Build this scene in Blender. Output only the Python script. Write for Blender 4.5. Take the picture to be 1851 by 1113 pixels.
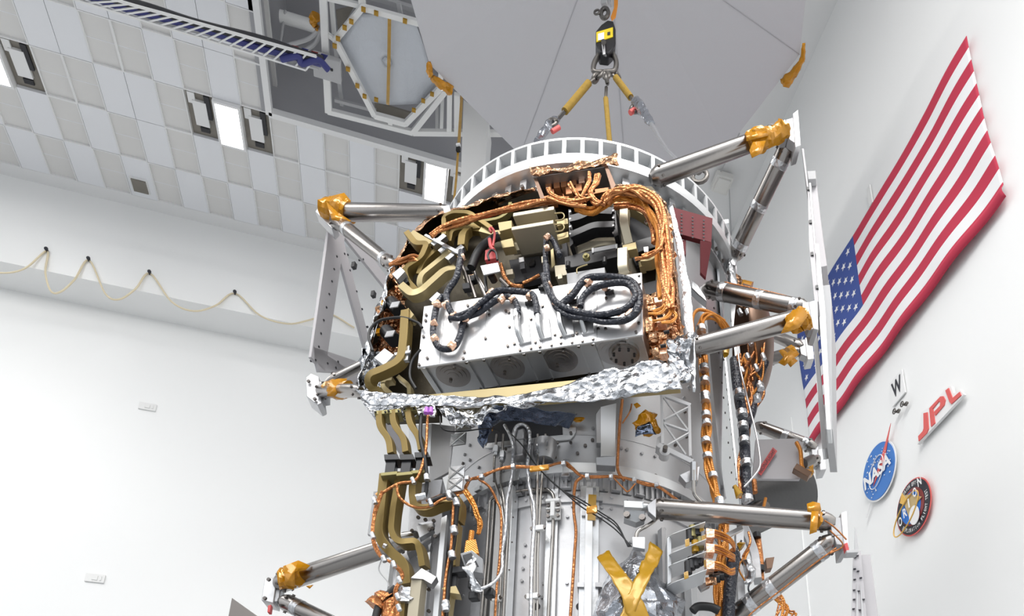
import bpy, math, random
from mathutils import Vector, Matrix, noise
random.seed(7)
scn = bpy.context.scene
for o in list(bpy.data.objects): bpy.data.objects.remove(o)
V = Vector
# ------------------------------------------------------------------ camera
EYE = V((0, 0, 1.6))
PPX, PPY, FOC = 1261.0, 1229.0, 1489.0
_d = V((680-PPX, 1830-PPY, FOC)).normalized()
_h = V((5500-PPX, 1640-PPY, FOC)); _h = (_h - _d*_h.dot(_d)).normalized()
_u = _h.cross(_d)
if _u.y > 0: _u = -_u
M = Matrix((_h, _d, _u))                      # image-axes (right, down, forward) -> world
cam_d = bpy.data.cameras.new('camera'); cam = bpy.data.objects.new('camera', cam_d)
scn.collection.objects.link(cam); scn.camera = cam
cam_d.sensor_width = 36; cam_d.sensor_fit = 'HORIZONTAL'; cam_d.lens = FOC/1851*36
cam_d.shift_x = (925.5-PPX)/1851; cam_d.shift_y = (PPY-556.5)/1851
cam_d.clip_start = .05; cam_d.clip_end = 200
R3 = Matrix((M.col[0], -M.col[1], -M.col[2])).transposed()
cam.matrix_world = Matrix.Translation(EYE) @ R3.to_4x4()
# ------------------------------------------------------------------ world, added area lights, exposure
w = bpy.data.worlds.new('world'); scn.world = w; w.use_nodes = True
bg = w.node_tree.nodes['Background']; bg.inputs[0].default_value = (.93, .96, 1, 1); bg.inputs[1].default_value = 1.0
_nt = w.node_tree; _tc = _nt.nodes.new('ShaderNodeTexCoord'); _sp = _nt.nodes.new('ShaderNodeSeparateXYZ'); _cr = _nt.nodes.new('ShaderNodeValToRGB'); _mr = _nt.nodes.new('ShaderNodeMapRange')
_mr.inputs[1].default_value = -1; _mr.inputs[2].default_value = 1
_nt.links.new(_tc.outputs['Generated'], _sp.inputs[0]); _nt.links.new(_sp.outputs[2], _mr.inputs[0]); _nt.links.new(_mr.outputs[0], _cr.inputs[0]); _nt.links.new(_cr.outputs[0], bg.inputs[0])
_cr.color_ramp.elements[0].position = .46; _cr.color_ramp.elements[0].color = (.20, .21, .22, 1)
_cr.color_ramp.elements[1].position = .80; _cr.color_ramp.elements[1].color = (1.25, 1.28, 1.32, 1)
_e = _cr.color_ramp.elements.new(.52); _e.color = (.52, .54, .56, 1)
def area(name, loc, size, power, rot=(0, 0, 0), col=(1, .98, .95)):
    l = bpy.data.lights.new(name, 'AREA'); l.shape = 'RECTANGLE'; l.size, l.size_y = size; l.energy = power; l.color = col
    o = bpy.data.objects.new(name, l); scn.collection.objects.link(o); o.location = loc; o.rotation_euler = rot; return o
area('added_area_light', (-3, -2.5, 11.9), (6, 4), 680)  # unseen area lights added to give direction and brighten the walls
area('added_area_light', (-7.5, 5.0, 11.9), (4, 5), 200)
area('added_area_light', (1.8, -1.5, 11.9), (2.5, 3), 230)
scn.view_settings.view_transform = 'Standard'; scn.view_settings.look = 'None'
scn.view_settings.gamma = 1; scn.view_settings.use_curve_mapping = False
scn.view_settings.exposure = 0.62

# ------------------------------------------------------------------ pixel -> place helpers
AX = V((.935, 4.23, 0)); AD = V((.216, .976, 0)).normalized()
NM = V((-.479, -.878, 0)).normalized(); EM = V((.878, -.479, 0)).normalized(); UP = V((0, 0, 1))
NS = V((-.537, -.843, 0)).normalized(); ES = V((.843, -.537, 0)).normalized()
def ray(x, y): return (M @ V((x-PPX, y-PPY, FOC))).normalized()
def P(x, y, t): r = ray(x, y); return EYE + r*(t/r.dot(AD))                  # vertical plane at horizontal distance t
def PF(x, y, f): r = ray(x, y); k = (f + AX.dot(NM))/r.dot(NM); return EYE + r*k    # plane parallel to the module, f in front of the axis
def PS(x, y, s): r = ray(x, y); k = (s + AX.dot(ES))/r.dot(ES); return EYE + r*k
def PZ(x, y, z): r = ray(x, y); return EYE + r*((z-1.6)/r.z)
def PX(x, y, X): r = ray(x, y); return EYE + r*(X/r.x)
def PY(x, y, Y): r = ray(x, y); return EYE + r*(Y/r.y)
def PC(x, y, R):                                                             # cylinder about the craft axis
    r = ray(x, y); a = r.x*r.x+r.y*r.y; b = -2*(r.x*AX.x+r.y*AX.y); c = AX.x**2+AX.y**2-R*R
    D = b*b-4*a*c
    k = (-b-math.sqrt(D))/(2*a) if D > 0 else -b/(2*a)
    return EYE + r*k
def PXM(p):                                                                  # metres per pixel at p
    fwd = M.col[2]; return (p-EYE).dot(fwd)/FOC

# ------------------------------------------------------------------ materials
def mat(name, col, metal=0, rough=.5, bump=None, var=0, vscale=8, trans=0, emit=None, alpha=1, coat=0, aniso=None):
    m = bpy.data.materials.new(name); m.use_nodes = True; nt = m.node_tree; b = nt.nodes['Principled BSDF']
    b.inputs['Base Color'].default_value = (*col, 1); b.inputs['Metallic'].default_value = metal; b.inputs['Roughness'].default_value = rough
    if trans: b.inputs['Transmission Weight'].default_value = trans
    if coat: b.inputs['Coat Weight'].default_value = coat
    if emit: b.inputs['Emission Color'].default_value = (*emit[0], 1); b.inputs['Emission Strength'].default_value = emit[1]
    tc = nt.nodes.new('ShaderNodeTexCoord')
    if var:
        n = nt.nodes.new('ShaderNodeTexNoise'); n.inputs['Scale'].default_value = vscale; n.inputs['Detail'].default_value = 4
        mx = nt.nodes.new('ShaderNodeMix'); mx.data_type = 'RGBA'
        mx.inputs[6].default_value = (*[c*(1-var) for c in col], 1); mx.inputs[7].default_value = (*[min(1, c*(1+var)) for c in col], 1)
        nt.links.new(tc.outputs['Object'], n.inputs['Vector']); nt.links.new(n.outputs['Fac'], mx.inputs[0]); nt.links.new(mx.outputs[2], b.inputs['Base Color'])
    if bump:
        kind, sc, st = bump[:3]
        if kind == 'foil':
            n = nt.nodes.new('ShaderNodeTexVoronoi'); n.inputs['Scale'].default_value = sc; out = n.outputs['Distance']
            n2 = nt.nodes.new('ShaderNodeTexNoise'); n2.inputs['Scale'].default_value = sc*.7; n2.inputs['Detail'].default_value = 3
            nt.links.new(tc.outputs['Object'], n2.inputs['Vector'])
            ad = nt.nodes.new('ShaderNodeMath'); ad.operation = 'ADD'
            nt.links.new(n.outputs['Distance'], ad.inputs[0]); nt.links.new(n2.outputs['Fac'], ad.inputs[1]); out = ad.outputs[0]
        elif kind == 'wave':
            n = nt.nodes.new('ShaderNodeTexWave'); n.inputs['Scale'].default_value = sc; n.inputs['Distortion'].default_value = 2; n.bands_direction = 'DIAGONAL'; out = n.outputs['Fac']
        else:
            n = nt.nodes.new('ShaderNodeTexNoise'); n.inputs['Scale'].default_value = sc; n.inputs['Detail'].default_value = 5; out = n.outputs['Fac']
        nt.links.new(tc.outputs['Object'], n.inputs['Vector'])
        bp = nt.nodes.new('ShaderNodeBump'); bp.inputs['Strength'].default_value = st; bp.inputs['Distance'].default_value = bump[3] if len(bump) > 3 else .02
        nt.links.new(out, bp.inputs['Height']); nt.links.new(bp.outputs['Normal'], b.inputs['Normal'])
    return m
K = {}
K['wall'] = mat('wall_paint', (.93, .935, .93), 0, .35)
K['cream'] = mat('soffit_paint', (.80, .79, .76), 0, .5)
K['tile'] = mat('ceiling_filter_panel', (.87, .88, .91), 0, .6, ('noise', 300, .1))
K['tileg'] = mat('ceiling_tile_grey', (.78, .77, .755), 0, .8, ('noise', 300, .15))
K['grid'] = mat('ceiling_grid_white', (.86, .86, .86), 0, .5)
K['recess'] = mat('recess_grey_panel', (.42, .42, .44), 0, .7, ('noise', 200, .2))
K['floor'] = mat('floor_epoxy', (.30, .31, .32), 0, .3, None, .1, 1)
K['lamp'] = mat('lamp_diffuser', (1, 1, 1), 0, .5, emit=((1, 1, 1), 9))
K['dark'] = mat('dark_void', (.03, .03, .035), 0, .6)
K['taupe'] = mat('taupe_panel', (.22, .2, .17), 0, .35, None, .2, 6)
K['wpaint'] = mat('white_enamel', (.85, .85, .84), 0, .4)
K['gpaint'] = mat('grey_enamel', (.48, .48, .49), 0, .5)
K['canopy'] = mat('canopy_grey_skin', (.60, .60, .625), 0, .6, ('noise', 300, .15))
K['seam'] = mat('canopy_seam', (.46, .46, .48), 0, .7)
K['film'] = mat('white_film', (.60, .63, .68), 0, .25, ('noise', 6, .5, .05))
K['alu'] = mat('machined_aluminium', (.58, .59, .60), 1, .34, ('noise', 60, .06), .08, 5)
K['alud'] = mat('satin_aluminium', (.46, .46, .47), .9, .42, ('noise', 40, .06), .12, 4)
K['alup'] = mat('alodined_panel', (.58, .58, .59), .7, .42, ('noise', 25, .05), .1, 3)
K['aluw'] = mat('bright_ring_aluminium', (.76, .77, .78), .55, .35)
K['matte'] = mat('matte_grey_bracket', (.55, .55, .56), .2, .55)
K['ti'] = mat('titanium_tube', (.33, .31, .295), 1, .26, ('noise', 30, .03))
K['tid'] = mat('dark_titanium', (.18, .165, .155), 1, .33)
K['steel'] = mat('steel_tubing', (.42, .40, .375), 1, .2)
K['gold'] = mat('gold_chromate', (.235, .165, .052), .5, .45, None, .12, 9)
K['goldl'] = mat('pale_chromate', (.42, .34, .175), .45, .45, None, .08, 9)
K['olive'] = mat('olive_chromate', (.24, .21, .09), .6, .5, None, .1, 7)
K['plate'] = mat('bronze_backing_plate', (.055, .045, .028), .6, .45, ('noise', 12, .2), .4, 10)
K['beige'] = mat('beige_housing', (.50, .45, .34), .5, .42)
K['kap'] = mat('amber_film', (.66, .29, .008), .1, .12, ('foil', 22, .6, .01), .25, 12, trans=.25)
K['kapy'] = mat('yellow_amber_tape', (.50, .27, .004), .1, .3, ('foil', 14, .35, .01), .2, 12, trans=.3)
K['cu'] = mat('copper_foil', (.86, .47, .26), 1, .27, ('foil', 45, .8, .012), .25, 18)
K['cuf'] = mat('copper_crumpled_foil', (.66, .38, .22), 1, .26, ('foil', 30, 1, .03), .4, 10)
K['cut'] = mat('copper_tape', (.95, .60, .42), .8, .35, ('foil', 60, .6, .006))
K['wire'] = mat('orange_kapton_wire', (.62, .235, .035), .35, .3, ('wave', 60, .5, .003), .3, 30)
K['cord'] = mat('copper_brown_cable', (.47, .185, .065), .7, .32, ('foil', 70, .6, .006), .35, 25)
K['navy'] = mat('navy_sleeved_cable', (.018, .021, .032), .1, .35, ('foil', 70, .7, .006), .5, 40)
K['black'] = mat('black_rubber', (.008, .008, .009), 0, .5)
K['blacka'] = mat('black_anodised', (.02, .02, .022), .3, .35)
K['foil'] = mat('silver_foil', (.44, .45, .47), 1, .2, ('foil', 26, .75, .014), .08, 6)
K['foilt'] = mat('silver_tape', (.62, .63, .65), .9, .28, ('foil', 50, .6, .005))
K['mli'] = mat('dark_blue_film', (.13, .16, .23), .95, .1, ('noise', 9, .8, .03), .3, 5)
K['bag'] = mat('antistatic_bag_film', (.38, .40, .44), .9, .2, ('noise', 9, .8, .03), .25, 4)
K['cover'] = mat('pale_box_cover', (.70, .70, .71), .6, .38, ('noise', 60, .05), .06, 5)
K['red'] = mat('red_anodised', (.13, .014, .019), 0, .75)
K['rsign'] = mat('red_label', (.62, .09, .09), 0, .5)
K['sign_red'] = mat('sign_red', (.75, .13, .12), 0, .5)
K['fred'] = mat('flag_red', (.52, .035, .075), 0, .8); K['fwhite'] = mat('flag_white', (.86, .86, .87), 0, .8); K['fblue'] = mat('flag_blue', (.05, .09, .33), 0, .8)
K['blue'] = mat('emblem_blue', (.05, .2, .58), 0, .4); K['cyan'] = mat('patch_blue', (.02, .2, .7), 0, .4)
K['white'] = mat('print_white', (.88, .88, .88), 0, .4); K['ink'] = mat('ink_black', (.03, .03, .04), 0, .5)
K['brown'] = mat('patch_maroon', (.25, .05, .05), 0, .5); K['ygold'] = mat('patch_gold', (.80, .48, .1), 0, .4); K['tan'] = mat('patch_tan', (.6, .45, .22), 0, .4)
K['yel'] = mat('label_yellow', (.85, .65, .02), 0, .35); K['sling'] = mat('sling_sleeve_ochre', (.40, .25, .04), 0, .8, ('wave', 80, .6, .004), .25, 40)
K['hook'] = mat('forged_steel', (.16, .15, .14), .8, .4); K['orange'] = mat('orange_tag', (.85, .3, .02), 0, .4)
K['purp'] = mat('purple_cap', (.42, .12, .55), 0, .4); K['cablue'] = mat('blue_cable', (.04, .045, .2), 0, .5); K['pcord'] = mat('pale_yellow_hose', (.80, .70, .50), 0, .5)
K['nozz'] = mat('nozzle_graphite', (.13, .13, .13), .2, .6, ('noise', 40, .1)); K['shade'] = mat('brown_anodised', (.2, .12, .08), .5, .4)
K['tray'] = mat('tray_copper', (.42, .17, .07), .5, .4, None, .2, 12)
K['glass'] = mat('tile_glass', (.5, .5, .5), .2, .1)

# ------------------------------------------------------------------ mesh builder
class MB:
    def __init__(s): s.v = []; s.f = []; s.mi = []; s.sm = []
    def add(s, vs, fs, mi=0, smooth=False):
        o = len(s.v); s.v += [V(p) for p in vs]; s.f += [tuple(i+o for i in f) for f in fs]; s.mi += [mi]*len(fs); s.sm += [smooth]*len(fs); return s
    def box(s, c, ax, half, mi=0):
        a, b, d = ax; x, y, z = half; c = V(c)
        vs = [c+a*(i*x)+b*(j*y)+d*(k*z) for i in (-1, 1) for j in (-1, 1) for k in (-1, 1)]
        return s.add(vs, [(0, 1, 3, 2), (4, 6, 7, 5), (0, 4, 5, 1), (2, 3, 7, 6), (0, 2, 6, 4), (1, 5, 7, 3)], mi)
    def prism(s, pts, d, mi=0, mib=None):
        n = len(pts); pts = [V(p) for p in pts]; bk = [p+d for p in pts]
        s.add(pts+bk, [tuple(range(n)), tuple(range(2*n-1, n-1, -1))]+[(i, i+n, (i+1) % n+n, (i+1) % n) for i in range(n)], mi); return s
    def tube(s, pts, r, n=12, mi=0, caps=True, rect=None, ref=None):
        pts = [V(p) for p in pts]; m = len(pts); rs = r if isinstance(r, (list, tuple)) else [r]*m
        rings = []; up = None
        for i, p in enumerate(pts):
            t = (pts[min(i+1, m-1)]-pts[max(i-1, 0)])
            if t.length < 1e-9: t = V((0, 0, 1))
            t.normalize()
            if ref is not None:
                a = ref - t*ref.dot(t)
                if a.length < 1e-4: a = up if up else t.orthogonal()
                a.normalize()
            elif up is None: a = t.orthogonal().normalized()
            else:
                a = up - t*up.dot(t); a.normalize() if a.length > 1e-6 else None
            up = a.copy(); b = t.cross(a)
            if rect:
                hw, hd = rect
                rings.append([p+b*(sx*hw)+a*(sy*hd) for sx, sy in ((-1, -1), (1, -1), (1, 1), (-1, 1))])
            else: rings.append([p+(a*math.cos(2*math.pi*k/n)+b*math.sin(2*math.pi*k/n))*rs[i] for k in range(n)])
        q = len(rings[0]); vs = [x for rg in rings for x in rg]
        fs = [(i*q+k, i*q+(k+1) % q, (i+1)*q+(k+1) % q, (i+1)*q+k) for i in range(m-1) for k in range(q)]
        s.add(vs, fs, mi, not rect)
        if caps: s.add(rings[0]+rings[-1], [tuple(range(q-1, -1, -1)), tuple(range(q, 2*q))], mi)
        return s
    def cyl(s, a, b, r, n=16, mi=0, r2=None): return s.tube([a, b], [r, r if r2 is None else r2], n, mi)
    def ball(s, c, r, mi=0, n=10):
        vs = []; fs = []
        for i in range(n//2+1):
            th = math.pi*i/(n//2)
            for k in range(n): ph = 2*math.pi*k/n; vs.append(V(c)+V((math.sin(th)*math.cos(ph), math.sin(th)*math.sin(ph), math.cos(th)))*r)
        for i in range(n//2):
            for k in range(n): fs.append((i*n+k, (i+1)*n+k, (i+1)*n+(k+1) % n, i*n+(k+1) % n))
        return s.add(vs, fs, mi, True)
    def band(s, R0, R1, z0, z1, a0=0, a1=360, n=96, mi=0, c=None, close=True):
        """solid ring sector of rectangular section about the craft axis"""
        c = c or AX; full = (a1-a0) >= 360; k = n if full else n+1; vs = []
        for i in range(k):
            a = math.radians(a0+(a1-a0)*i/n); d = V((math.cos(a), math.sin(a), 0))
            vs += [c+d*R0+UP*z0, c+d*R1+UP*z0, c+d*R1+UP*z1, c+d*R0+UP*z1]
        fs = [(i*4+j, ((i+1) % k)*4+j, ((i+1) % k)*4+(j+1) % 4, i*4+(j+1) % 4) for i in range(n) for j in range(4)]
        if not full: fs += [(3, 2, 1, 0), (k*4-4, k*4-3, k*4-2, k*4-1)]
        return s.add(vs, fs, mi, True)
    def cone(s, R0, z0, R1, z1, a0=0, a1=360, n=96, th=.02, mi=0):
        full = (a1-a0) >= 360; k = n if full else n+1; vs = []
        for i in range(k):
            a = math.radians(a0+(a1-a0)*i/n); d = V((math.cos(a), math.sin(a), 0))
            vs += [AX+d*R0+UP*z0, AX+d*(R0-th)+UP*z0, AX+d*(R1-th)+UP*z1, AX+d*R1+UP*z1]
        fs = [(i*4+j, ((i+1) % k)*4+j, ((i+1) % k)*4+(j+1) % 4, i*4+(j+1) % 4) for i in range(n) for j in range(4)]
        return s.add(vs, fs, mi, True)
    def patch(s, rows, mi=0):
        m = len(rows); n = len(rows[0])
        return s.add([p for r in rows for p in r], [(i*n+j, i*n+j+1, (i+1)*n+j+1, (i+1)*n+j) for i in range(m-1) for j in range(n-1)], mi, True)
    def build(s, name, mats, parent=None, bevel=0, solid=0, label=None, angle=40):
        off = parent_loc(parent)
        me = bpy.data.meshes.new(name); me.from_pydata([p-off for p in s.v], [], s.f)
        for m in (mats if isinstance(mats, (list, tuple)) else [mats]): me.materials.append(m if not isinstance(m, str) else K[m])
        me.polygons.foreach_set('material_index', s.mi); me.polygons.foreach_set('use_smooth', [True]*len(s.f)); me.update()
        me.set_sharp_from_angle(angle=math.radians(angle))
        o = bpy.data.objects.new(name, me); scn.collection.objects.link(o)
        if parent: o.parent = parent
        if bevel: b = o.modifiers.new('bevel', 'BEVEL'); b.width = bevel; b.segments = 2; b.limit_method = 'ANGLE'
        if solid: b = o.modifiers.new('thickness', 'SOLIDIFY'); b.thickness = solid
        if label: o['label'] = label
        return o
def parent_loc(p):
    v = V((0, 0, 0))
    while p is not None: v += p.location; p = p.parent
    return v
def tag(o, label, cat, group=None, kind=None):
    if label: o['label'] = label
    if cat: o['category'] = cat
    if group: o['group'] = group
    if kind: o['kind'] = kind
    return o
def struct(o): o['kind'] = 'structure'; return o
def empty(name, loc, label, cat, group=None):
    o = bpy.data.objects.new(name, None); scn.collection.objects.link(o); o.location = loc; o.empty_display_size = .1; return tag(o, label, cat, group)
def smooth(pts, n=6):
    pts = [V(p) for p in pts]
    if len(pts) < 3: return pts
    q = [pts[0]*2-pts[1]]+pts+[pts[-1]*2-pts[-2]]; out = []
    for i in range(1, len(q)-2):
        for k in range(n):
            t = k/n; a, b, c, d = q[i-1], q[i], q[i+1], q[i+2]
            out.append(.5*((2*b)+(c-a)*t+(2*a-5*b+4*c-d)*t*t+(3*b-3*c+d-a)*t**3))
    out.append(pts[-1]); return out
def rounded(pts, r, n=5):
    """polyline with rounded corners"""
    pts = [V(p) for p in pts]; out = [pts[0]]
    for i in range(1, len(pts)-1):
        a, b, c = pts[i-1], pts[i], pts[i+1]; d1 = a-b; d2 = c-b
        k = min(r, d1.length*.49, d2.length*.49); p = b+d1.normalized()*k; q = b+d2.normalized()*k
        for j in range(n+1): t = j/n; out.append(p*(1-t)**2+b*2*t*(1-t)+q*t*t)
    out.append(pts[-1]); return out
def crumple(p, amp, sc=6.0, seed=0.0):
    q = p*sc+V((seed, seed*1.7, -seed)); return p + V((noise.noise(q), noise.noise(q+V((31, 7, 3))), noise.noise(q+V((5, 77, 13)))))*amp + V((noise.noise(q*3.1), noise.noise(q*3.1+V((9, 2, 1))), noise.noise(q*3.1+V((2, 8, 55)))))*amp*.5
def patchrows(top, bot, n, m, amp, sc=6, seed=0.0):
    """crumpled sheet between two 3-D polylines"""
    def resample(pl, n):
        L = [0]
        for i in range(1, len(pl)): L.append(L[-1]+(V(pl[i])-V(pl[i-1])).length)
        out = []
        for k in range(n+1):
            s_ = L[-1]*k/n; i = 1
            while i < len(L)-1 and L[i] < s_: i += 1
            t = (s_-L[i-1])/max(1e-9, L[i]-L[i-1]); out.append(V(pl[i-1]).lerp(V(pl[i]), t))
        return out
    A = resample(top, n); B = resample(bot, n)
    return [[crumple(A[j].lerp(B[j], i/m), amp, sc, seed) for j in range(n+1)] for i in range(m+1)]
def text_mesh(body, shear=0, extr=0, bold=0):
    c = bpy.data.curves.new('txt', 'FONT'); c.offset = bold; c.body = body; c.size = 1; c.shear = shear; c.extrude = extr; c.resolution_u = 3
    o = bpy.data.objects.new('txt', c); scn.collection.objects.link(o); bpy.context.view_layer.update()
    dg = bpy.context.evaluated_depsgraph_get(); me = bpy.data.meshes.new_from_object(o.evaluated_get(dg))
    vs = [v.co.copy() for v in me.vertices]; fs = [tuple(p.vertices) for p in me.polygons]
    bpy.data.objects.remove(o); bpy.data.curves.remove(c); bpy.data.meshes.remove(me)
    return vs, fs
def text_into(mb, body, O, U, W, mi=0, shear=0, stretch=True, bold=0):
    """text whose bounding box is mapped onto origin O, side U, side W (vectors)"""
    vs, fs = text_mesh(body, shear, 0, bold)
    if not vs: return
    x0 = min(v.x for v in vs); x1 = max(v.x for v in vs); y0 = min(v.y for v in vs); y1 = max(v.y for v in vs)
    f = [O+U*((v.x-x0)/(x1-x0))+W*((v.y-y0)/max(1e-6, y1-y0)) for v in vs]
    mb.add(f, fs, mi)
# ================================================================== THE SETTING
H = 12.1; XR = 3.864; YF = 10.27
m = MB(); m.box((-2, 1, -.1), (V((1, 0, 0)), V((0, 1, 0)), UP), (12, 12, .1)); struct(m.build('floor', 'floor'))
m = MB(); m.box((XR+.15, 1, 6.05), (V((1, 0, 0)), V((0, 1, 0)), UP), (.15, 12, 6.05)); struct(m.build('wall_right', 'wall'))
for px_, py_ in ():
    pass
m = MB()
m.box((-5, YF+.5+.15, 4.9), (V((1, 0, 0)), V((0, 1, 0)), UP), (8.86, .15, 5.8)); struct(m.build('wall_far', 'wall'))
m = MB(); m.box((-5.07, YF+.25, 1.6+9.07+.715), (V((1, 0, 0)), V((0, 1, 0)), UP), (8.93, .25, .715)); struct(m.build('wall_bulkhead', 'wall'))
m = MB(); m.box((XR-.006, 6.83, 3.9), (V((1, 0, 0)), V((0, 1, 0)), UP), (.006, .008, 3.9)); struct(m.build('trim_1', 'wall'))
# ceiling: grid of inset panels, with the crane bay opening (X > -2.25, Y < 8.265) left free
X0, PCH, RP = -5.07, .3095, .595
grey = set()
for c in (0, 2, 4, 6, 8, 10, 12, 14, 16, 18): grey.add((c, 3))
for c in (1, 3, 5, 7, 9, 11, 13, 17): grey.add((c, 2))
for c in (1, 2, 5, 9, 11, 13): grey.add((c, 1))
for c in (0, 3, 4, 6, 8): grey.add((c, 0))
for r in range(-12, 0):
    for c in range(-30, 9):
        if (c*7+r*5) % 3 == 0: grey.add((c, r))
for r in range(0, 4):
    for c in range(-30, 0):
        if (c+r) % 2 == 1: grey.add((c, r))
m = MB(); ex = V((1, 0, 0)); ey = V((0, 1, 0))
wins = {(-1, 1): 'L', (0, 1): 'D', (-2, 1): 'D', (6, 1): 'D', (7, 1): 'L', (8, 1): 'D', (14, 1): 'D', (15, 1): 'L', (16, 1): 'D'}
for r in range(-12, 4):
    for c in range(-30, 29):
        xa = X0+c*PCH; ya = 8.295+(r-1)*RP; xb = xa+PCH; yb = ya+RP
        if r <= 0 and xa > -2.4: continue
        if r == 3: yb = 10.08
        if (c, r) in wins: continue
        cx, cy = (xa+xb)/2, (ya+yb)/2; g = (c, r) in grey
        lift = .022 if g else 0
        m.box((cx, cy, H+.03+lift), (ex, ey, UP), ((xb-xa)/2-(.012 if g else .003), (yb-ya)/2-(.012 if g else .003), .03), 1 if g else 0)
        if g:
            for sx in (-1, 1): m.box((cx+sx*((xb-xa)/2-.006), cy, H+.02), (ex, ey, UP), (.006, (yb-ya)/2, .026), 2)
            for sy in (-1, 1): m.box((cx, cy+sy*((yb-ya)/2-.006), H+.02), (ex, ey, UP), ((xb-xa)/2-.012, .006, .026), 2)
            m.box((cx, cy+.0, H+.0215), (ex, ey, UP), ((xb-xa)/2-.012, .004, .0012), 0)
m.box((-.6, 10.175, H+.03), (ex, ey, UP), (13.5, .095, .03), 2)
m.box((-5.6, 4, H+.5), (ex, ey, UP), (3.35, 7, .02), 1)                 # deck above the panels
m.box((.8, 9.33, H+.5), (ex, ey, UP), (3.1, .98, .02), 1)
struct(m.build('ceiling', ['tile', 'tileg', 'grid']))
# crane bay: opening lined with white trim, grey fascia and a grey deck above
m = MB()
m.box((-2.27, 2.2, H-.005), (ex, ey, UP), (.035, 6.08, .05), 0); m.box((.8, 8.275, H-.005), (ex, ey, UP), (3.07, .035, .05), 0)
struct(m.build('trim_2', 'grid'))
m = MB(); m.box((.8, 8.31, H+.9), (ex, ey, UP), (3.1, .03, .9)); m.box((-2.33, 2, H+.9), (ex, ey, UP), (.03, 6.3, .9)); m.box((.8, 2, H+1.83), (ex, ey, UP), (3.2, 6.4, .03))
for k in range(6): m.box((.8, 7.2-k*1.4, H+1.72), (ex, ey, UP), (3.1, .08, .09))
struct(m.build('ceiling_recess', 'recess'))
m = MB(); m.box((XR-.55, 5.5, H+.02), (ex, ey, UP), (.55, 4.7, .04)); m.box((XR-1.12, 4, H-.03), (ex, ey, UP), (.03, 6, .05)); struct(m.build('ceiling_border', 'grid'))
# ceiling lamps with the reflecting dark panels beside them
WL = {'L': 'glaring white square lamp set in the panelled ceiling', 'D': ''}
place = {-2: 'at the left picture edge', -1: 'at the left picture edge', 0: 'right of the leftmost lamp', 6: 'left of the middle ceiling lamp', 7: 'between two dark inset panels in the middle of the ceiling', 8: 'right of the middle ceiling lamp', 14: 'left of the lamp near the yellow strap', 15: 'next to the thin yellow hanging strap', 16: 'beside the lamp near the yellow strap'}
for (c, r), kd in wins.items():
    cx = X0+c*PCH+PCH/2; cy = 8.295+(r-.5)*RP
    if kd == 'L':
        t = empty('ceiling_lamp', (cx, cy, H), 'glaring white square ceiling lamp '+place[c], 'lamp', 'ceiling lamps')
        q = MB(); q.box((cx, cy, H+.05), (ex, ey, UP), (PCH/2-.03, RP/2-.03, .01)); q.build('diffuser', 'lamp', t)
        q = MB()
        for sx in (-1, 1): q.box((cx+sx*(PCH/2-.015), cy, H), (ex, ey, UP), (.014, RP/2, .06))
        for sy in (-1, 1): q.box((cx, cy+sy*(RP/2-.015), H), (ex, ey, UP), (PCH/2-.03, .014, .06))
        q.build('frame', 'grid', t, label='white lamp frame')
    else:
        t = empty('inset_panel', (cx, cy, H), 'dark brownish glossy inset panel with pale modelled reflection '+place[c], 'ceiling panel', 'dark inset ceiling panels')
        q = MB(); q.box((cx, cy, H+.05), (ex, ey, UP), (PCH/2-.004, RP/2-.004, .01)); q.build('panel', 'taupe', t)
        q = MB(); q.box((cx-.01, cy-.02, H+.02), (ex, ey, UP), (.075, .16, .02)); q.box((cx-.09, cy-.2, H+.025), (ex, ey, UP), (.04, .07, .012)); q.build('patch', 'grid', t, label='pale raised block standing in for a reflection')  # pale blocks stand in for the white reflection on the glossy panel
        q = MB(); q.box((cx+.08, cy-.12, H+.02), (ex, ey, UP), (.03, .15, .015)); q.box((cx, cy+.2, H+.025), (ex, ey, UP), (.05, .03, .012)); q.build('fitting', 'dark', t, label='dark fitting')
cx, cy = -4.0, 9.88
q = MB(); q.box((cx, cy, H-.012), (ex, ey, UP), (.1, .11, .012)); q.box((cx, cy, H-.03), (ex, ey, UP), (.085, .095, .008), 1)
tag(q.build('ceiling_vent', ['grid', 'taupe']), 'small dark brown square vent alone in the ceiling above the left wall', 'vent')
# wall fixtures: hooks with a swagged hose, sockets
hk = [(85, 453), (161, 470), (271, 494), (425, 530), (597, 568)]
nm = ['leftmost', 'second from left', 'third from left', 'fourth from left', 'rightmost, seen beside the holed grey plate']
HP = [PY(x, y, YF-.012) for x, y in hk]
for i, p in enumerate(HP):
    q = MB(); q.cyl(p+V((0, .012, 0)), p-V((0, .03, 0)), .018, 10); q.ball(p-V((0, .035, 0)), .024)
    tag(q.build('wall_hook', 'ink'), 'tiny black hook on the white wall, '+nm[i], 'hook', 'black hooks along the bulkhead')
hp = [PY(-60, 480, YF-.05), PY(0, 493, YF-.05), PY(45, 485, YF-.05), HP[0], PY(82, 492, YF-.04), PY(92, 526, YF-.04), PY(110, 527, YF-.04), PY(135, 505, YF-.04), HP[1], PY(190, 530, YF-.04), PY(215, 541, YF-.04), PY(245, 522, YF-.04), HP[2], PY(310, 545, YF-.04), PY(350, 562, YF-.04), PY(390, 552, YF-.04), HP[3], PY(470, 570, YF-.04), PY(520, 585, YF-.04), PY(560, 578, YF-.04), HP[4], PY(640, 592, YF-.04)]
q = MB(); q.tube(smooth(hp), .012, 6); tag(q.build('swagged_hose', 'pcord'), 'thin pale yellow hose swagged between the small black wall hooks', 'hose')
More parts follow.
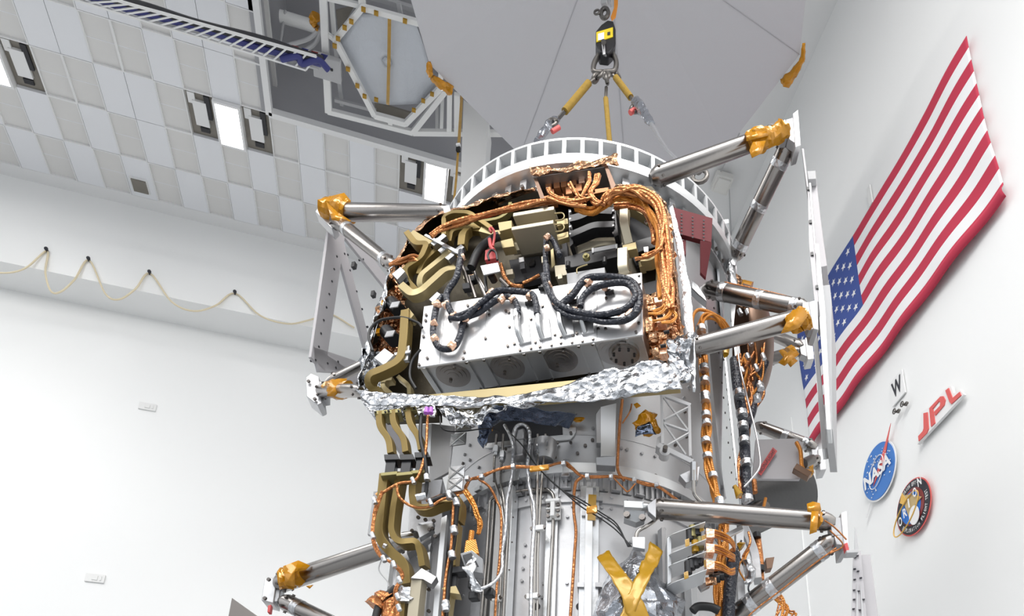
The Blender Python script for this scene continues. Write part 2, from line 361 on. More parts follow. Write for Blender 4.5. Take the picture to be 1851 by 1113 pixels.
for (x, y), s in (((267, 735), 'just below the shaded ledge at mid height of the left wall'), ((172, 1045), 'low on the blank left wall near the picture bottom')):
    p = PY(x, y, YF+.49); q = MB(); q.box(p, (ex, ey, UP), (.1, .012, .055)); q.box(p-ey*.015, (ex, ey, UP), (.03, .006, .03)); q.box(p-ey*.015+ex*.06, (ex, ey, UP), (.01, .006, .03))
    tag(q.build('wall_socket', 'wpaint', bevel=.004), 'faint white socket plate '+s, 'socket', None)

# ================================================================== right wall: flag, letters, emblems
WX = XR-.02
def wl(y, z, d=0): return V((WX-d, y, z+1.6))
# flag: u runs along the wall from the near edge to the far edge, v from top to bottom
def flag_pt(u, v, d=0):
    y = 3.27+(6.40-3.27)*u
    top = 7.26-.21*u*(1-.0*u)+.07*max(0, u-.6); top = 7.26 + (7.125-7.26)*min(1, u/.6) - .03*math.sin(math.pi*min(1, u/.6)); bot = 5.425+.03*u
    z = top+(bot-top)*v
    s = .004+.02*noise.noise(V((u*5, v*2.4, 0)))+.010*math.sin(v*3+u*26)*(.3+.7*v)
    if v > .94: s += .03*math.sin((v-.94)/.06*math.pi)
    return wl(y+.012*math.sin(v*5), z, .03+s+d)
m = MB(); NU, NV = 104, 78
vs = [flag_pt(i/NU, j/NV) for i in range(NU+1) for j in range(NV+1)]
for i in range(NU):
    for j in range(NV):
        st = int((j+.5)/NV*13); can = (i+.5)/NU > .6 and st < 7
        m.f.append((i*(NV+1)+j, i*(NV+1)+j+1, (i+1)*(NV+1)+j+1, (i+1)*(NV+1)+j)); m.mi.append(2 if can else (0 if st % 2 == 0 else 1)); m.sm.append(True)
m.v = vs
fl = m.build('national_flag', ['fred', 'fwhite', 'fblue'], solid=.004)
tag(fl, 'large flag with red and white stripes and starred blue canton on the right wall', 'flag')
m = MB()
for row in range(9):
    for col in range(6 if row % 2 == 0 else 5):
        u = 1-.4*((col*2+1+(row % 2))/12); v = (7/13)*((row+1)/10)
        ring = []
        for k in range(10):
            rr = .0150*(1 if k % 2 == 0 else .42); a = math.pi/2+k*math.pi/5
            ring.append(flag_pt(u+rr*math.cos(a)*1.0, v-rr*math.sin(a)*1.75, .006))
        c0 = flag_pt(u, v, .007); m.add([c0]+ring, [(0, k+1, (k+1) % 10+1) for k in range(10)], 0)
m.build('stars', 'fwhite', fl, label='rows of white stars')
m = MB(); p = PX(1575, 355, WX); m.box(wl(4.83, 7.33), (ex, ey, UP), (.006, .03, .12))
tag(m.build('wall_plate', 'wpaint'), 'thin white strip plate on the wall just above the flag top edge', 'wall plate')
# black letter plate and two small hooks below it
yv = V((0, -1, 0))
t = empty('letter_sign', wl(4.87, 5.02), 'small white plate with black letter W left of the red letter sign', 'sign')
m = MB(); m.box(wl(4.865, 5.0, -.005), (ex, ey, UP), (.006, .10, .125)); m.build('plate', 'white', t)
m = MB(); text_into(m, 'W', wl(4.94, 4.93, .004), yv*.15, V((0, 0, .165)), 0, bold=.03); m.build('lettering', 'ink', t, label='black letter W')
for x, y, s in ((1634, 731, 'upper right one'), (1620, 744, 'lower left one')):
    p = PX(x, y, WX-.02); m = MB(); m.cyl(p+V((.03, 0, 0)), p-V((.02, 0, 0)), .008, 8); m.tube([p-V((.02, 0, 0))+V((0, math.cos(a)*.022, math.sin(a)*.022)) for a in [k*math.pi/5 for k in range(11)]], .006, 6)
    m.box(p+V((.0, -.03, -.015)), (ex, ey, UP), (.012, .02, .008))
    tag(m.build('eye_hook', 'hook'), 'tiny steel eye hook on the wall below the black letter, '+s, 'hook', 'eye hooks below the letter')
# red letter sign
o3 = lambda L, d=0: [PX(1540+x/3.373, 660+y/3.373, WX-d) for x, y in L]
t = empty('letter_board', PX(1690, 760, WX), 'white cut-out board with slanted red letters JPL on the right wall', 'sign')
m = MB(); m.prism(o3([(399, 482), (402, 425), (424, 284), (462, 262), (540, 178), (566, 146), (592, 126), (606, 128), (618, 170), (660, 152), (682, 178)], .03), V((.025, 0, 0))); m.build('board', 'white', t)
m = MB()
for L in ([(435, 292), (459, 286), (466, 385), (456, 412), (406, 462), (403, 432), (430, 402), (436, 384)],
          [(470, 262), (538, 190), (556, 188), (568, 212), (562, 242), (507, 306), (499, 284), (534, 248), (539, 228), (530, 218), (492, 264), (505, 352), (481, 374)],
          [(568, 154), (588, 138), (612, 200), (655, 162), (664, 182), (605, 236), (594, 224)]):
    m.prism(o3(L, .038), V((.008, 0, 0)))
m.build('lettering', 'sign_red', t, label='red slanted letters')
# round emblem
def disc(mb, cy, cz, R, d, mi=0, n=48, th=.006, sy=1):
    mb.prism([wl(cy-R*math.cos(2*math.pi*k/n)*sy, cz+R*math.sin(2*math.pi*k/n), d) for k in range(n)], V((th, 0, 0)), mi)
def L2(cy, cz, u, v, d): return wl(cy-u, cz+v, d)
cy, cz, R = 5.28, 4.40, .262
t = empty('round_emblem', wl(cy, cz), 'round blue emblem with white NASA lettering and red swoosh on the right wall', 'emblem')
m = MB(); disc(m, cy, cz, R+.016, .014, 0); disc(m, cy, cz, R, .02, 1); m.build('disc', ['white', 'blue'], t)
m = MB()
for a, b in ((-.20, .5), ):
    sw = [(-.33, -.26), (-.06, -.02), (.08, .04), (.36, .34), (.10, .085), (-.05, .03)]
    m.prism([L2(cy, cz, -.10, -.10, .027), L2(cy, cz, .03, -.02, .027), L2(cy, cz, .12, .03, .027), L2(cy, cz, .285, .31, .027), L2(cy, cz, .16, .17, .027), L2(cy, cz, .01, .03, .027)], V((.005, 0, 0)))
    m.prism([L2(cy, cz, -.27, -.33, .02), L2(cy, cz, -.19, -.22, .02), L2(cy, cz, -.21, -.21, .02), L2(cy, cz, -.29, -.31, .02)], V((.005, 0, 0)), 1)
m.build('swoosh', ['sign_red', 'white'], t, label='red swoosh')
m = MB(); text_into(m, 'NASA', L2(cy, cz, -.225, -.07, .034), yv*.445, V((0, 0, .135)), 0, bold=.035); lt = m.build('lettering', 'white', t, label='white letters')
m = MB(); m.tube([L2(cy, cz, .15*math.cos(a)*math.cos(.6)-.06*math.sin(a)*math.sin(.6)-.02, .15*math.cos(a)*math.sin(.6)+.11*math.sin(a)*math.cos(.3)+.0, .03) for a in [k*math.pi/20 for k in range(41)]], .0045, 6); m.build('orbit_ring', 'white', t, label='thin white orbit ring')
m = MB()
for k in range(46):
    a = random.uniform(0, 6.28); r = R*math.sqrt(random.uniform(.05, .85)); s = random.choice((.003, .004, .006)); m.box(L2(cy, cz, r*math.cos(a), r*math.sin(a), .026), (ex, ey, UP), (.003, s, s))
m.build('stars', 'white', t, label='small white stars')
# mission patch
cy, cz, R = 4.875, 3.769, .246
t = empty('round_patch', wl(cy, cz), 'round black patch with red rim, gold star and ORION lettering', 'emblem')
m = MB(); disc(m, cy, cz, R, .014, 0); disc(m, cy, cz, R-.012, .019, 1); disc(m, cy, cz, R*.66, .024, 2); disc(m, cy+.02, cz+.0, R*.56, .028, 3)
m.build('disc', ['sign_red', 'ink', 'brown', 'cyan'], t)
m = MB(); m.prism([L2(cy, cz, -.03, -.15, .036), L2(cy, cz, .03, -.02, .036), L2(cy, cz, .15, -.0, .036), L2(cy, cz, .03, .10, .036), L2(cy, cz, -.10, .17, .036), L2(cy, cz, -.075, .02, .036)], V((.006, 0, 0)))
m.build('star_shape', 'tan', t, label='tan star shape')
m = MB(); m.tube([L2(cy, cz, -.075+.2*math.cos(a), -.03+.105*math.sin(a)+.08*math.cos(a), .045) for a in [k*math.pi/20 for k in range(41)]], .006, 6)
m.prism([L2(cy, cz, -.14, .12, .04), L2(cy, cz, -.09, .19, .04), L2(cy, cz, -.05, .10, .04), L2(cy, cz, -.09, .07, .04)], V((.005, 0, 0))); m.build('gold_ring', 'ygold', t, label='gold ring and point')
m = MB(); disc(m, cy-.025, cz-.10, .085, .042, sy=.8); m.build('moon', 'white', t, label='white globe')
m = MB()
for ch, u, v in zip('ORION', (-.18, -.10, -.015, .065, .145), (-.10, -.06, -.01, .035, .09)): text_into(m, ch, L2(cy, cz, u, v, .052), yv*(.052 if ch != 'I' else .018), V((0, 0, .085)), bold=.025)
def arc_text(mb, s, Rr, a0, a1, hgt, inv=False):
    n = len(s)
    for i, ch in enumerate(s):
        if ch == ' ': continue
        a = math.radians(a0+(a1-a0)*(i+.5)/n); rad = V((0, -math.cos(a), math.sin(a))); tan_ = V((0, -math.sin(a), -math.cos(a)))*1
        if inv: up, side = -rad, -tan_
        else: up, side = rad, tan_
        wd = abs(math.radians(a1-a0))/n*Rr*.72*(.35 if ch in 'I1-' else 1)
        hh = hgt*(.2 if ch == '-' else 1)
        text_into(mb, ch, wl(cy, cz, .024)+rad*Rr-side*wd/2-up*hgt/2+(up*hgt*.4 if ch == '-' else V((0, 0, 0))), side*wd, up*hh, bold=.02)
arc_text(m, 'ORION EFT-1', R*.81, 118, 50, .034)
arc_text(m, 'EXPLORATION FLIGHT TEST', R*.81, 212, 372, .034, True)
m.build('lettering', 'white', t, label='white letters')
# ================================================================== canopy, hanging frame, tray, post
cz_ = 8+1.6; CC = AX+V((.13, .06, 0)); RC = 1.77; a0 = 142
m = MB(); rim = []; n_ = 10; up_ = []
for k in range(n_): a = math.radians(a0+36*k); rim.append(V((CC.x+RC*math.cos(a), CC.y+RC*math.sin(a), cz_)))
hub = V((CC.x-.1, CC.y-.35, cz_+.28)); tk = V((0, 0, .05))
vs = rim+[hub]+[p+tk for p in rim]+[hub+tk]
fs = [(k, (k+1) % n_, n_) for k in range(n_)]+[(k+n_+1, 2*n_+1, (k+1) % n_+n_+1) for k in range(n_)]+[(k, k+n_+1, (k+1) % n_+n_+1, (k+1) % n_) for k in range(n_)]
t = empty('canopy', hub, 'big shallow grey ten-sided canopy above the lifting hook', 'canopy')
m.add(vs, fs); m.build('canopy_skin', 'canopy', t, angle=2)
for k in (1, 3, 5, 6, 8, 9):
    q = MB(); q.tube([rim[k]-UP*.004, hub-UP*.004], .0022, 4); q.build('seam', 'seam', t, label='thin seam line')
def tapeblob(name, pts, r, material, parent, sq=.45, sd=0.0, amp=.02, label=None):
    """crumpled wrap of film around a polyline"""
    q = MB(); pl = smooth(pts, 5); n = 14; rings = []
    for i, p in enumerate(pl):
        t_ = (pl[min(i+1, len(pl)-1)]-pl[max(0, i-1)]).normalized(); a = t_.orthogonal().normalized(); b = t_.cross(a); rr = r[0]+(r[1]-r[0])*i/(len(pl)-1)
        rings.append([crumple(p+(a*math.cos(2*math.pi*k/n)+b*math.sin(2*math.pi*k/n))*rr*(1+.25*noise.noise(V((i*.9, k*1.1, sd)))), amp, 11, sd) for k in range(n)])
    vs = [x for g in rings for x in g]; fs = [(i*n+k, i*n+(k+1) % n, (i+1)*n+(k+1) % n, (i+1)*n+k) for i in range(len(rings)-1) for k in range(n)]
    q.add(vs, fs, 0, True); q.add(rings[0]+rings[-1], [tuple(range(n-1, -1, -1)), tuple(range(n, 2*n))])
    return q.build(name, material, parent, label=label, angle=25)
tapeblob('corner_tape', [PZ(773, 113, cz_), PZ(780, 135, cz_-.02), PZ(795, 150, cz_-.02), PZ(815, 163, cz_)], (.02, .05), 'kap', t, label='amber tape over the left corner')
tapeblob('corner_tape', [PZ(1451, 80, cz_), PZ(1448, 108, cz_-.02), PZ(1436, 130, cz_-.02), PZ(1418, 150, cz_)], (.015, .05), 'kap', t, label='amber tape over the right corner')
q = MB(); q.cyl(hub-UP*.02, hub+UP*2.5, .06, 20); q.cyl(hub-UP*.05, hub+UP*.02, .12, 20); q.build('hub', 'gpaint', t)
# hanging square frame with a hexagonal film panel
zf = 1.6+10.35
Z_ = lambda x, y, dz=0: PZ(x, y, zf+dz)
t = empty('truss_frame', Z_(592, 200), 'white square-tube frame hung in the grey ceiling bay holding a hexagonal panel', 'frame')
def bar(x0, y0, x1, y1, wpx=6, dz=0, name='rail', mt='wpaint', par=None, sw=None, z1=None):
    a, b = Z_(x0, y0, dz), Z_(x1, y1, dz if z1 is None else z1); r = wpx/2*PXM(a); q = MB(); q.tube([a, b], 0, rect=(r, r), ref=UP); return q.build(name, mt, par or t, bevel=.004)
bar(583, -30, 594, 202, 13); bar(597, -30, 604, 60, 8, .1); bar(592, 200, 746, 239, 9); bar(746, 239, 925, 241, 9); bar(575, -8, 660, 12, 8); bar(590, 60, 605, 72, 7, name='stub')
bar(604, 60, 618, 190, 7, .4, mt='gpaint'); bar(746, 239, 808, 160, 9); bar(652, -30, 655, 8, 12); bar(813, 165, 812, 240, 9); bar(790, 190, 790, 232, 6, .3, mt='gpaint'); bar(800, 168, 798, 232, 6, .3)
bar(605, 180, 680, 200, 6, .3, mt='gpaint'); bar(705, 212, 706, 224, 8, name='stub'); bar(720, 4, 725, 30, 8, .2, mt='gpaint'); bar(826, 170, 826, 240, 10)
bar(660, -10, 760, 20, 9, .5, mt='gpaint')
hexp = [(655, 13), (760, 42), (800, 100), (795, 160), (733, 223), (677, 208), (606, 72)]
t2 = empty('hexagonal_panel', Z_(700, 110), 'hexagonal panel of white film with one vertical amber tape stripe', 'panel')
def inner(p, s, c=(705, 115)): return (c[0]+(p[0]-c[0])*s, c[1]+(p[1]-c[1])*s)
for i in range(len(hexp)):
    a, b = hexp[i], hexp[(i+1) % len(hexp)]; q = MB(); A_, B_ = Z_(*a, -.05), Z_(*b, -.05); r = 4.5*PXM(A_); q.tube([A_, B_], 0, rect=(r, r), ref=UP); q.ball(A_, r*1.2); q.build('edge_tube', 'wpaint', t2)
fp = [(650, 24), (700, 28), (752, 44), (768, 90), (786, 152), (757, 188), (700, 190), (664, 182), (612, 78)]
c0 = Z_(700, 110, .04); m = MB(); ringv = [c0]; faces = []; NR = 10; seg = []
for i in range(len(fp)):
    for k in range(4): a, b = fp[i], fp[(i+1) % len(fp)]; seg.append((a[0]+(b[0]-a[0])*k/4, a[1]+(b[1]-a[1])*k/4))
vs = []
for r in range(1, NR+1):
    for (x, y) in seg: f = r/NR; p = Z_(700+(x-700)*f, 110+(y-110)*f, .06); vs.append(p+UP*.06*noise.noise(p*3)*(1-f*.6))
N_ = len(seg); fs = [((r)*N_+k, (r)*N_+(k+1) % N_, (r+1)*N_+(k+1) % N_, (r+1)*N_+k) for r in range(NR-1) for k in range(N_)]
m.add(vs, fs, 0, True); m.add(vs[:N_], [tuple(range(N_))]); m.build('film_sheet', 'film', t2, solid=.006)
q = MB(); q.tube([Z_(704, 29, -.02), Z_(703, 110, -.03), Z_(701, 189, -.02)], 0, rect=(.018, .004), ref=UP); q.build('tape_stripe', 'kapy', t2, label='vertical amber tape stripe')
for x, y in ((657, 17), (680, 24), (732, 38), (635, 39), (623, 50), (611, 70), (605, 83), (629, 125), (646, 155), (659, 174), (680, 180), (748, 199), (765, 182), (781, 170)):
    q = MB(); q.box(Z_(x, y, -.11), (ex, ey, UP), (.022, .022, .012)); q.build('clip_tape', 'kapy', t2, label='small yellow tape tab')
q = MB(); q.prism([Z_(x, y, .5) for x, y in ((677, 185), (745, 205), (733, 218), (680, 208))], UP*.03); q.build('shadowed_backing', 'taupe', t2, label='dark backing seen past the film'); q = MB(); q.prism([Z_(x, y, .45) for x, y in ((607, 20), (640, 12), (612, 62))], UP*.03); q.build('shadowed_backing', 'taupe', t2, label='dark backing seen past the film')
# cable tray
t = empty('cable_tray', PZ(400, 70, H-.5), 'long white ladder tray carrying blue and dark cables below the tiled ceiling', 'cable tray')
zt = H-.6
br, tr = [(-120, -80), (180, 12), (553, 126)], [(60, -45), (234, 7), (572, 102)]
for L in (br, tr): q = MB(); q.tube([PZ(x, y, zt) for x, y in L], 0, rect=(.010, .014), ref=UP); q.build('side_rail', 'wpaint', t)
def tl(f, g): # f along, g across (0 bottom edge, 1 top edge)
    A_ = PZ(180, 12, zt).lerp(PZ(553, 126, zt), f); B_ = PZ(234, 7, zt).lerp(PZ(572, 102, zt), f); return A_.lerp(B_, g)
for k in range(-6, 19): q = MB(); q.tube([tl(k/18, 0), tl(k/18, 1)], 0, rect=(.008, .008), ref=UP); q.build('rung', 'wpaint', t)
for g, mt, r in ((.22, 'gpaint', .03), (.45, 'cablue', .045), (.62, 'purp', .015), (.80, 'dark', .045)):
    q = MB(); q.tube([tl(f/20, g+.08*math.sin(f*.5+g*9))+UP*.045 for f in range(-6, 22)], r, 8); q.build('cable', mt, t, label={'gpaint': 'grey cable', 'cablue': 'blue cable', 'purp': 'purple cable', 'dark': 'thick dark cable'}[mt])
q = MB(); q.tube(smooth([tl(.86, .2), tl(.92, .7), tl(.96, .3), tl(1.02, .8), tl(1.1, .4)])[:], .035, 10); q.build('cable_coil', 'cablue', t, label='coiled blue and red cables')
q = MB()
for k in range(5): q.prism([tl(.80+k*.055+.008, .1)+UP*.09, tl(.80+k*.055+.045, .1)+UP*.09, tl(.80+k*.055+.045, .9)+UP*.09, tl(.80+k*.055+.008, .9)+UP*.09], UP*.01, k % 2)
q.build('printed_liner', ['cablue', 'brown'], t, label='dark blue and red liner under the coil')
p = PZ(592, 122, zf-.1); q = MB(); q.box(p, (ex, ey, UP), (.15, .13, .04)); q.box(p+V((.05, -.02, -.045)), (ex, ey, UP), (.015, .015, .01), 1)
tag(q.build('junction_box', ['gpaint', 'dark'], bevel=.008), 'square grey junction box on the frame corner at the end of the cable tray', 'box')
t = empty('pipe_run', PZ(520, 40, H+.8), 'horizontal white pipe in the grey ceiling bay left of the hanging frame', 'pipe')
q = MB(); q.tube([PZ(506, 29, H+.8), PZ(570, 48, H+.8)], .07, 14); q.build('pipe', 'wpaint', t)
q = MB(); q.tube([PZ(516, 18, H+.8), PZ(505, 88, H+.6)], .015, 8); q.build('bracket', 'gpaint', t)
for pts in ([(578, 52), (558, 70), (520, 82)], [(580, 55), (570, 78), (550, 92)]):
    q = MB(); q.tube(smooth([PZ(x, y, H-.1) for x, y in pts]), .022, 8); tag(q.build('grey_hose', 'gpaint'), 'curved grey hose drooping left of the hanging frame, '+('upper one' if pts[0][0] == 578 else 'lower one'), 'hose')
tag(tapeblob('tape_wad', [PZ(572, 28, H-.1), PZ(566, 40, H-.1), PZ(574, 52, H-.1)], (.05, .03), 'kap', None), 'crumpled amber tape wad on the left side of the hanging frame', 'tape')
# white post and yellow strap beside it
a = [P(x, y, 7.3) for x, y in ((838, 180), (884, 216), (874, 330), (858, 420), (829, 420))]
m = MB(); m.prism(a, AD*.3); tag(m.build('support_post', 'wpaint'), 'wide white post with a slanted top behind the ring left of the craft', 'post')
t = empty('hanging_strap', P(828, 270, 6.8), 'thin yellow strap with a black buckle hanging left of the white post', 'strap')
q = MB(); q.tube([P(843, 40, 6.8), P(834, 186, 6.8), P(829, 266, 6.8)], 0, rect=(.016, .004), ref=AD); q.tube([P(828, 274, 6.8), P(825, 320, 6.8), P(821, 360, 6.8)], 0, rect=(.012, .004), ref=AD); q.build('webbing', 'kapy', t)
q = MB(); q.box(P(828.5, 270, 6.78), (EM, UP, NM), (.022, .03, .015), 1); q.box(P(828.5, 262, 6.78), (EM, UP, NM), (.022, .014, .015), 0); q.build('buckle', ['white', 'black'], t, label='black and white buckle')
# fixture on the right ceiling border
p = PZ(1305, 330, H-.12); q = MB(); q.box(p, (ex, ey, UP), (.12, .13, .05)); q.box(p-UP*.06, (ex, ey, UP), (.09, .1, .012)); fx = q.build('ceiling_fixture', 'cream', bevel=.01)
q = MB(); q.tube([PZ(1337, 240, H-.02), PZ(1302, 312, H-.1)], .008, 6); q.tube([PZ(1318, 335, H-.15), PZ(1322, 440, H-.02)], .008, 6); q.build('wire', 'gpaint', fx)
tag(fx, 'small pale beige box fixture with wires beyond the ring to the right', 'fixture')

# ================================================================== lifting gear
tz = 4.35
def G(x, y, t_=tz): return P(x, y, t_)
pm = PXM(G(1095, 100)); 
t = empty('crane_hook', G(1093, 10), 'grey crane hook block at the top edge with an orange tag', 'hook')
q = MB(); q.box(G(1093, -5), (EM, UP, NM), (6*pm, 26*pm, 6*pm)); q.box(G(1104, -5), (EM, UP, NM), (2.5*pm, 24*pm, 4*pm)); q.build('block', 'gpaint', t, bevel=.005, label='grey hook block')
q = MB(); q.tube([G(1093, 24)+EM*math.cos(k*math.pi/8)*7*pm+UP*math.sin(k*math.pi/8)*14*pm for k in range(17)], 4*pm, 10); q.build('bow', 'hook', t)
q = MB(); q.tube([G(1079, 22)+EM*math.cos(k*math.pi/6)*5*pm+UP*math.sin(k*math.pi/6)*6*pm for k in range(13)], 2*pm, 8); q.build('latch_ring', 'hook', t)
q = MB(); q.prism([G(1110, -20), G(1117, -20), G(1117, 8), G(1113, 30), G(1106, 36), (G(1104, 30)), G(1110, 14)], AD*.01); q.build('tag_strip', 'orange', t, label='orange strip tag')
t = empty('load_cell', G(1094, 65), 'black load cell with a yellow label hanging under the crane hook', 'load cell')
q = MB(); q.prism([G(x, y, tz-.05) for x, y in ((1087, 44), (1098, 36), (1109, 38), (1113, 52), (1113, 78), (1108, 88), (1100, 96), (1084, 94), (1077, 78), (1077, 56))], AD*.1); q.build('body', 'blacka', t, bevel=.008)
q = MB(); q.prism([G(x, y, tz-.057) for x, y in ((1078, 58), (1108, 49), (1108, 66), (1078, 76))], AD*.006); lb = q.build('label_plate', 'yel', t, label='yellow label')
q = MB(); q.prism([G(x, y, tz-.062) for x, y in ((1081, 61), (1092, 58), (1092, 70), (1081, 73))], AD*.004); q.prism([G(x, y, tz-.062) for x, y in ((1098, 58), (1103, 57), (1103, 62), (1098, 63))], AD*.004, 1); q.build('print_patch', ['white', 'ink'], lb, label='white print patch')
t = empty('shackle', G(1093, 90), 'steel shackle joining the load cell to the oval master link', 'shackle')
q = MB(); q.tube([G(1090, 76, tz-.08), G(1092, 98, tz-.05), G(1097, 104, tz), G(1098, 96, tz+.06), G(1096, 78, tz+.08)], 3*pm, 10); q.build('bow', 'alud', t); q = MB(); q.cyl(G(1091, 76, tz-.12), G(1091, 76, tz+.1), 4.5*pm, 12); q.build('pin', 'hook', t)
pts = [G(1087, 93), G(1075, 112), G(1073, 128), G(1083, 131), G(1096, 130), G(1110, 128), G(1114, 112), G(1105, 93), G(1096, 88)]
q = MB(); q.tube(smooth(pts+[pts[0], pts[1]], 5), 4.6*pm, 10); tag(q.build('master_link', 'hook'), 'dark oval steel master link that carries the three slings', 'link')
def chain(name, x, y, ang, n_, lab, dt=0):
    t_ = empty(name, G(x, y), lab, 'shackle', 'shackles under the master link')
    dx = EM*math.cos(ang)+UP*math.sin(ang)
    for k in range(n_):
        c = G(x, y, tz+dt)+dx*k*11*pm; sd = (dx.cross(NM) if k % 2 == 0 else NM).normalized(); q = MB()
        q.tube([c+dx*math.cos(j*math.pi/8)*8*pm+sd*math.sin(j*math.pi/8)*5*pm for j in range(17)], 3.4*pm, 8); q.build('link', 'hook', t_)
chain('sling_shackle', 1083, 134, -2.2, 2, 'cluster of steel links at the top of the left sling'); chain('sling_shackle', 1096, 136, -1.5, 2, 'cluster of steel links at the top of the middle sling', -.06); chain('sling_shackle', 1108, 132, -.9, 2, 'cluster of steel links at the top of the right sling', .04)
def sling(name, lab, top, a, b, end, te, w1, foil):
    t_ = empty(name, G(*top), lab, 'sling', 'lifting slings')
    q = MB(); q.tube([G(*top), G(*a)], 3*pm, 8); q.tube([G(*b), G(*end, te)], 3.4*pm, 8); q.build('cable', 'hook', t_)
    q = MB(); q.tube([G(*a), G(*b)], w1*pm, 10); q.build('sleeve', 'sling', t_, label='ochre sleeve'); return t_
t = sling('lifting_sling', 'left lifting sling with ochre sleeve and taped shackle', (1074, 143), (1064, 150), (1021, 201), (1008, 216), tz+.05, 6.5, 0)
tapeblob('taped_end', [G(1004, 218, 4.4), G(990, 232, 4.35), G(968, 258, 4.3)], (.035, .022), 'bag', t, label='end wrapped in grey plastic')
q = MB(); q.cyl(G(998, 238, 4.3), G(1011, 230, 4.3), .018, 10); q.build('pin', 'sign_red', t, label='red shackle pin'); q = MB(); q.tube([G(998, 222, 4.35)+EM*math.cos(k*.6)*.035+UP*math.sin(k*.6)*.036 for k in range(11)], .016, 8); q.build('shackle_bow', 'hook', t)
t = sling('lifting_sling', 'middle lifting sling, straight ochre sleeve down to the ring', (1096, 158), (1095, 178), (1102, 258), (1102, 262), tz-.3, 4.5, 0)
t = sling('lifting_sling', 'right lifting sling with ochre sleeve, red pin and twisted film end', (1108, 136), (1113, 140), (1140, 176), (1150, 186), tz-.1, 6, 0)
tapeblob('taped_end', [G(1152, 186, 4.2), G(1163, 200, 4.1), G(1176, 222, 4.0)], (.04, .022), 'bag', t, label='end wrapped in grey plastic'); q = MB(); q.tube([G(1172, 215, 4.05), G(1192, 250, 3.9), G(1207, 272, 3.8), G(1226, 290, 3.7)], [.018, .013, .01, .012], 8); q.build('twisted_film', 'foilt', t)
q = MB(); q.cyl(G(1139, 204, 4.2), G(1150, 197, 4.2), .02, 10); q.build('pin', 'sign_red', t, label='red shackle pin'); q = MB(); q.tube([G(1150, 196, 4.2)+EM*math.cos(k*.6)*.04+UP*math.sin(k*.6)*.038 for k in range(11)], .017, 8); q.build('shackle_bow', 'hook', t)
q = MB(); q.tube([P(1265, 318, 3.9)+EM*math.cos(k*.5)*.05+UP*math.sin(k*.5)*.06 for k in range(14)], .016, 8); q.ball(P(1262, 308, 3.9), .03); ring_shackle = q
# ================================================================== THE SPACECRAFT
craft = empty('spacecraft', AX+UP*3.2, 'tall silver spacecraft body hanging from three slings in the middle of the clean room', 'spacecraft')
def zc(x, y, R): return PC(x, y, R).z
def tb(name, pts, rpx, mt, parent, n=12, sm=5, label=None, rounded_r=None):
    """tube through (x, y, t) triples, radius in photo pixels"""
    q = [P(*p) for p in pts]; r = rpx*PXM(q[len(q)//2]) if not isinstance(rpx, (list, tuple)) else None
    pl = rounded(q, rounded_r) if rounded_r else (smooth(q, sm) if len(q) > 2 else q)
    if r is None: k = len(pl)-1; r0, r1 = rpx[0]*PXM(q[0]), rpx[1]*PXM(q[-1]); r = [r0+(r1-r0)*i/k for i in range(k+1)]
    m_ = MB(); m_.tube(pl, r, n); o = m_.build(name, mt, parent, label=label); return o
def wg(name, pts, wpx, dpx, mt, parent, label=None, ref=NM, rr=.03, sm=False):
    q = [P(*p) for p in pts]; s_ = PXM(q[0]); pl = smooth(q, 5) if sm else rounded(q, rr, 6)
    m_ = MB(); m_.tube(pl, 0, rect=(wpx*s_/2, dpx*s_/2), ref=ref); return m_.build(name, mt, parent, bevel=.0012, label=label, angle=30)
def quadp(name, pts, th, mt, parent, label=None, bevel=.002, d=None):
    m_ = MB(); q = [P(*p) for p in pts]; m_.prism(q, (d or AD)*th); return m_.build(name, mt, parent, bevel=bevel, label=label)
def bundle(name, pts, rpx, ns, spx, mt, parent, label=None, seed=0, tw=1.5):
    q = smooth([P(*p) for p in pts], 5); s_ = PXM(q[0]); m_ = MB(); rnd = random.Random(seed+ns)
    for k in range(ns):
        a0_ = 2*math.pi*k/ns+rnd.random(); rr = rpx*s_*(1 if k % 3 else .45); ph = rnd.random()*6
        pl = []
        for i, p in enumerate(q):
            t_ = (q[min(i+1, len(q)-1)]-q[max(0, i-1)]).normalized(); a = (NM-t_*NM.dot(t_)).normalized(); b = t_.cross(a); an = a0_+tw*math.sin(i*.22+ph)
            pl.append(p+(a*math.cos(an)*.7+b*math.sin(an))*rr*(1+.12*math.sin(i*.7+ph)))
        m_.tube(pl, spx*s_, 7)
    return m_.build(name, mt, parent, label=label)
def tie(p0, p1, rpx, parent, mt='foilt', name='tie_wrap', t_=None, label=None):
    a, b = P(*p0), P(*p1); m_ = MB(); m_.tube([a.lerp(b, k/4) for k in range(5)], [rpx*.88*PXM(a)*f for f in (1, 1.04, 1, 1.05, 1)], 12); return m_.build(name, mt, parent, label=label)
_bolt = {}
def bolt(p, nrm, r, parent, mt='tid', name='bolt'):
    key = (round(r, 4), mt, name)
    if key not in _bolt:
        q = MB(); q.cyl((0, 0, 0), (0, 0, r*1.1), r, 8); q.cyl((0, 0, r*1.1), (0, 0, r*1.15), r*.55, 6); me = bpy.data.meshes.new(name); me.from_pydata(q.v, [], q.f); me.materials.append(K[mt]); _bolt[key] = me
    o = bpy.data.objects.new(name, _bolt[key]); scn.collection.objects.link(o); o.parent = parent; o.location = p-parent_loc(parent); o.rotation_euler = V(nrm).to_track_quat('Z', 'Y').to_euler(); return o
def rad(p): d = V((p.x-AX.x, p.y-AX.y, 0)); return d.normalized()
def boltC(x, y, R, parent, r=.0095, mt='alud'): p = PC(x, y, R); return bolt(p-rad(p)*.002, rad(p), r, parent, mt)

ring_shackle.build('ring_shackle', 'hook', craft, label='grey shackle bolted to the ring')
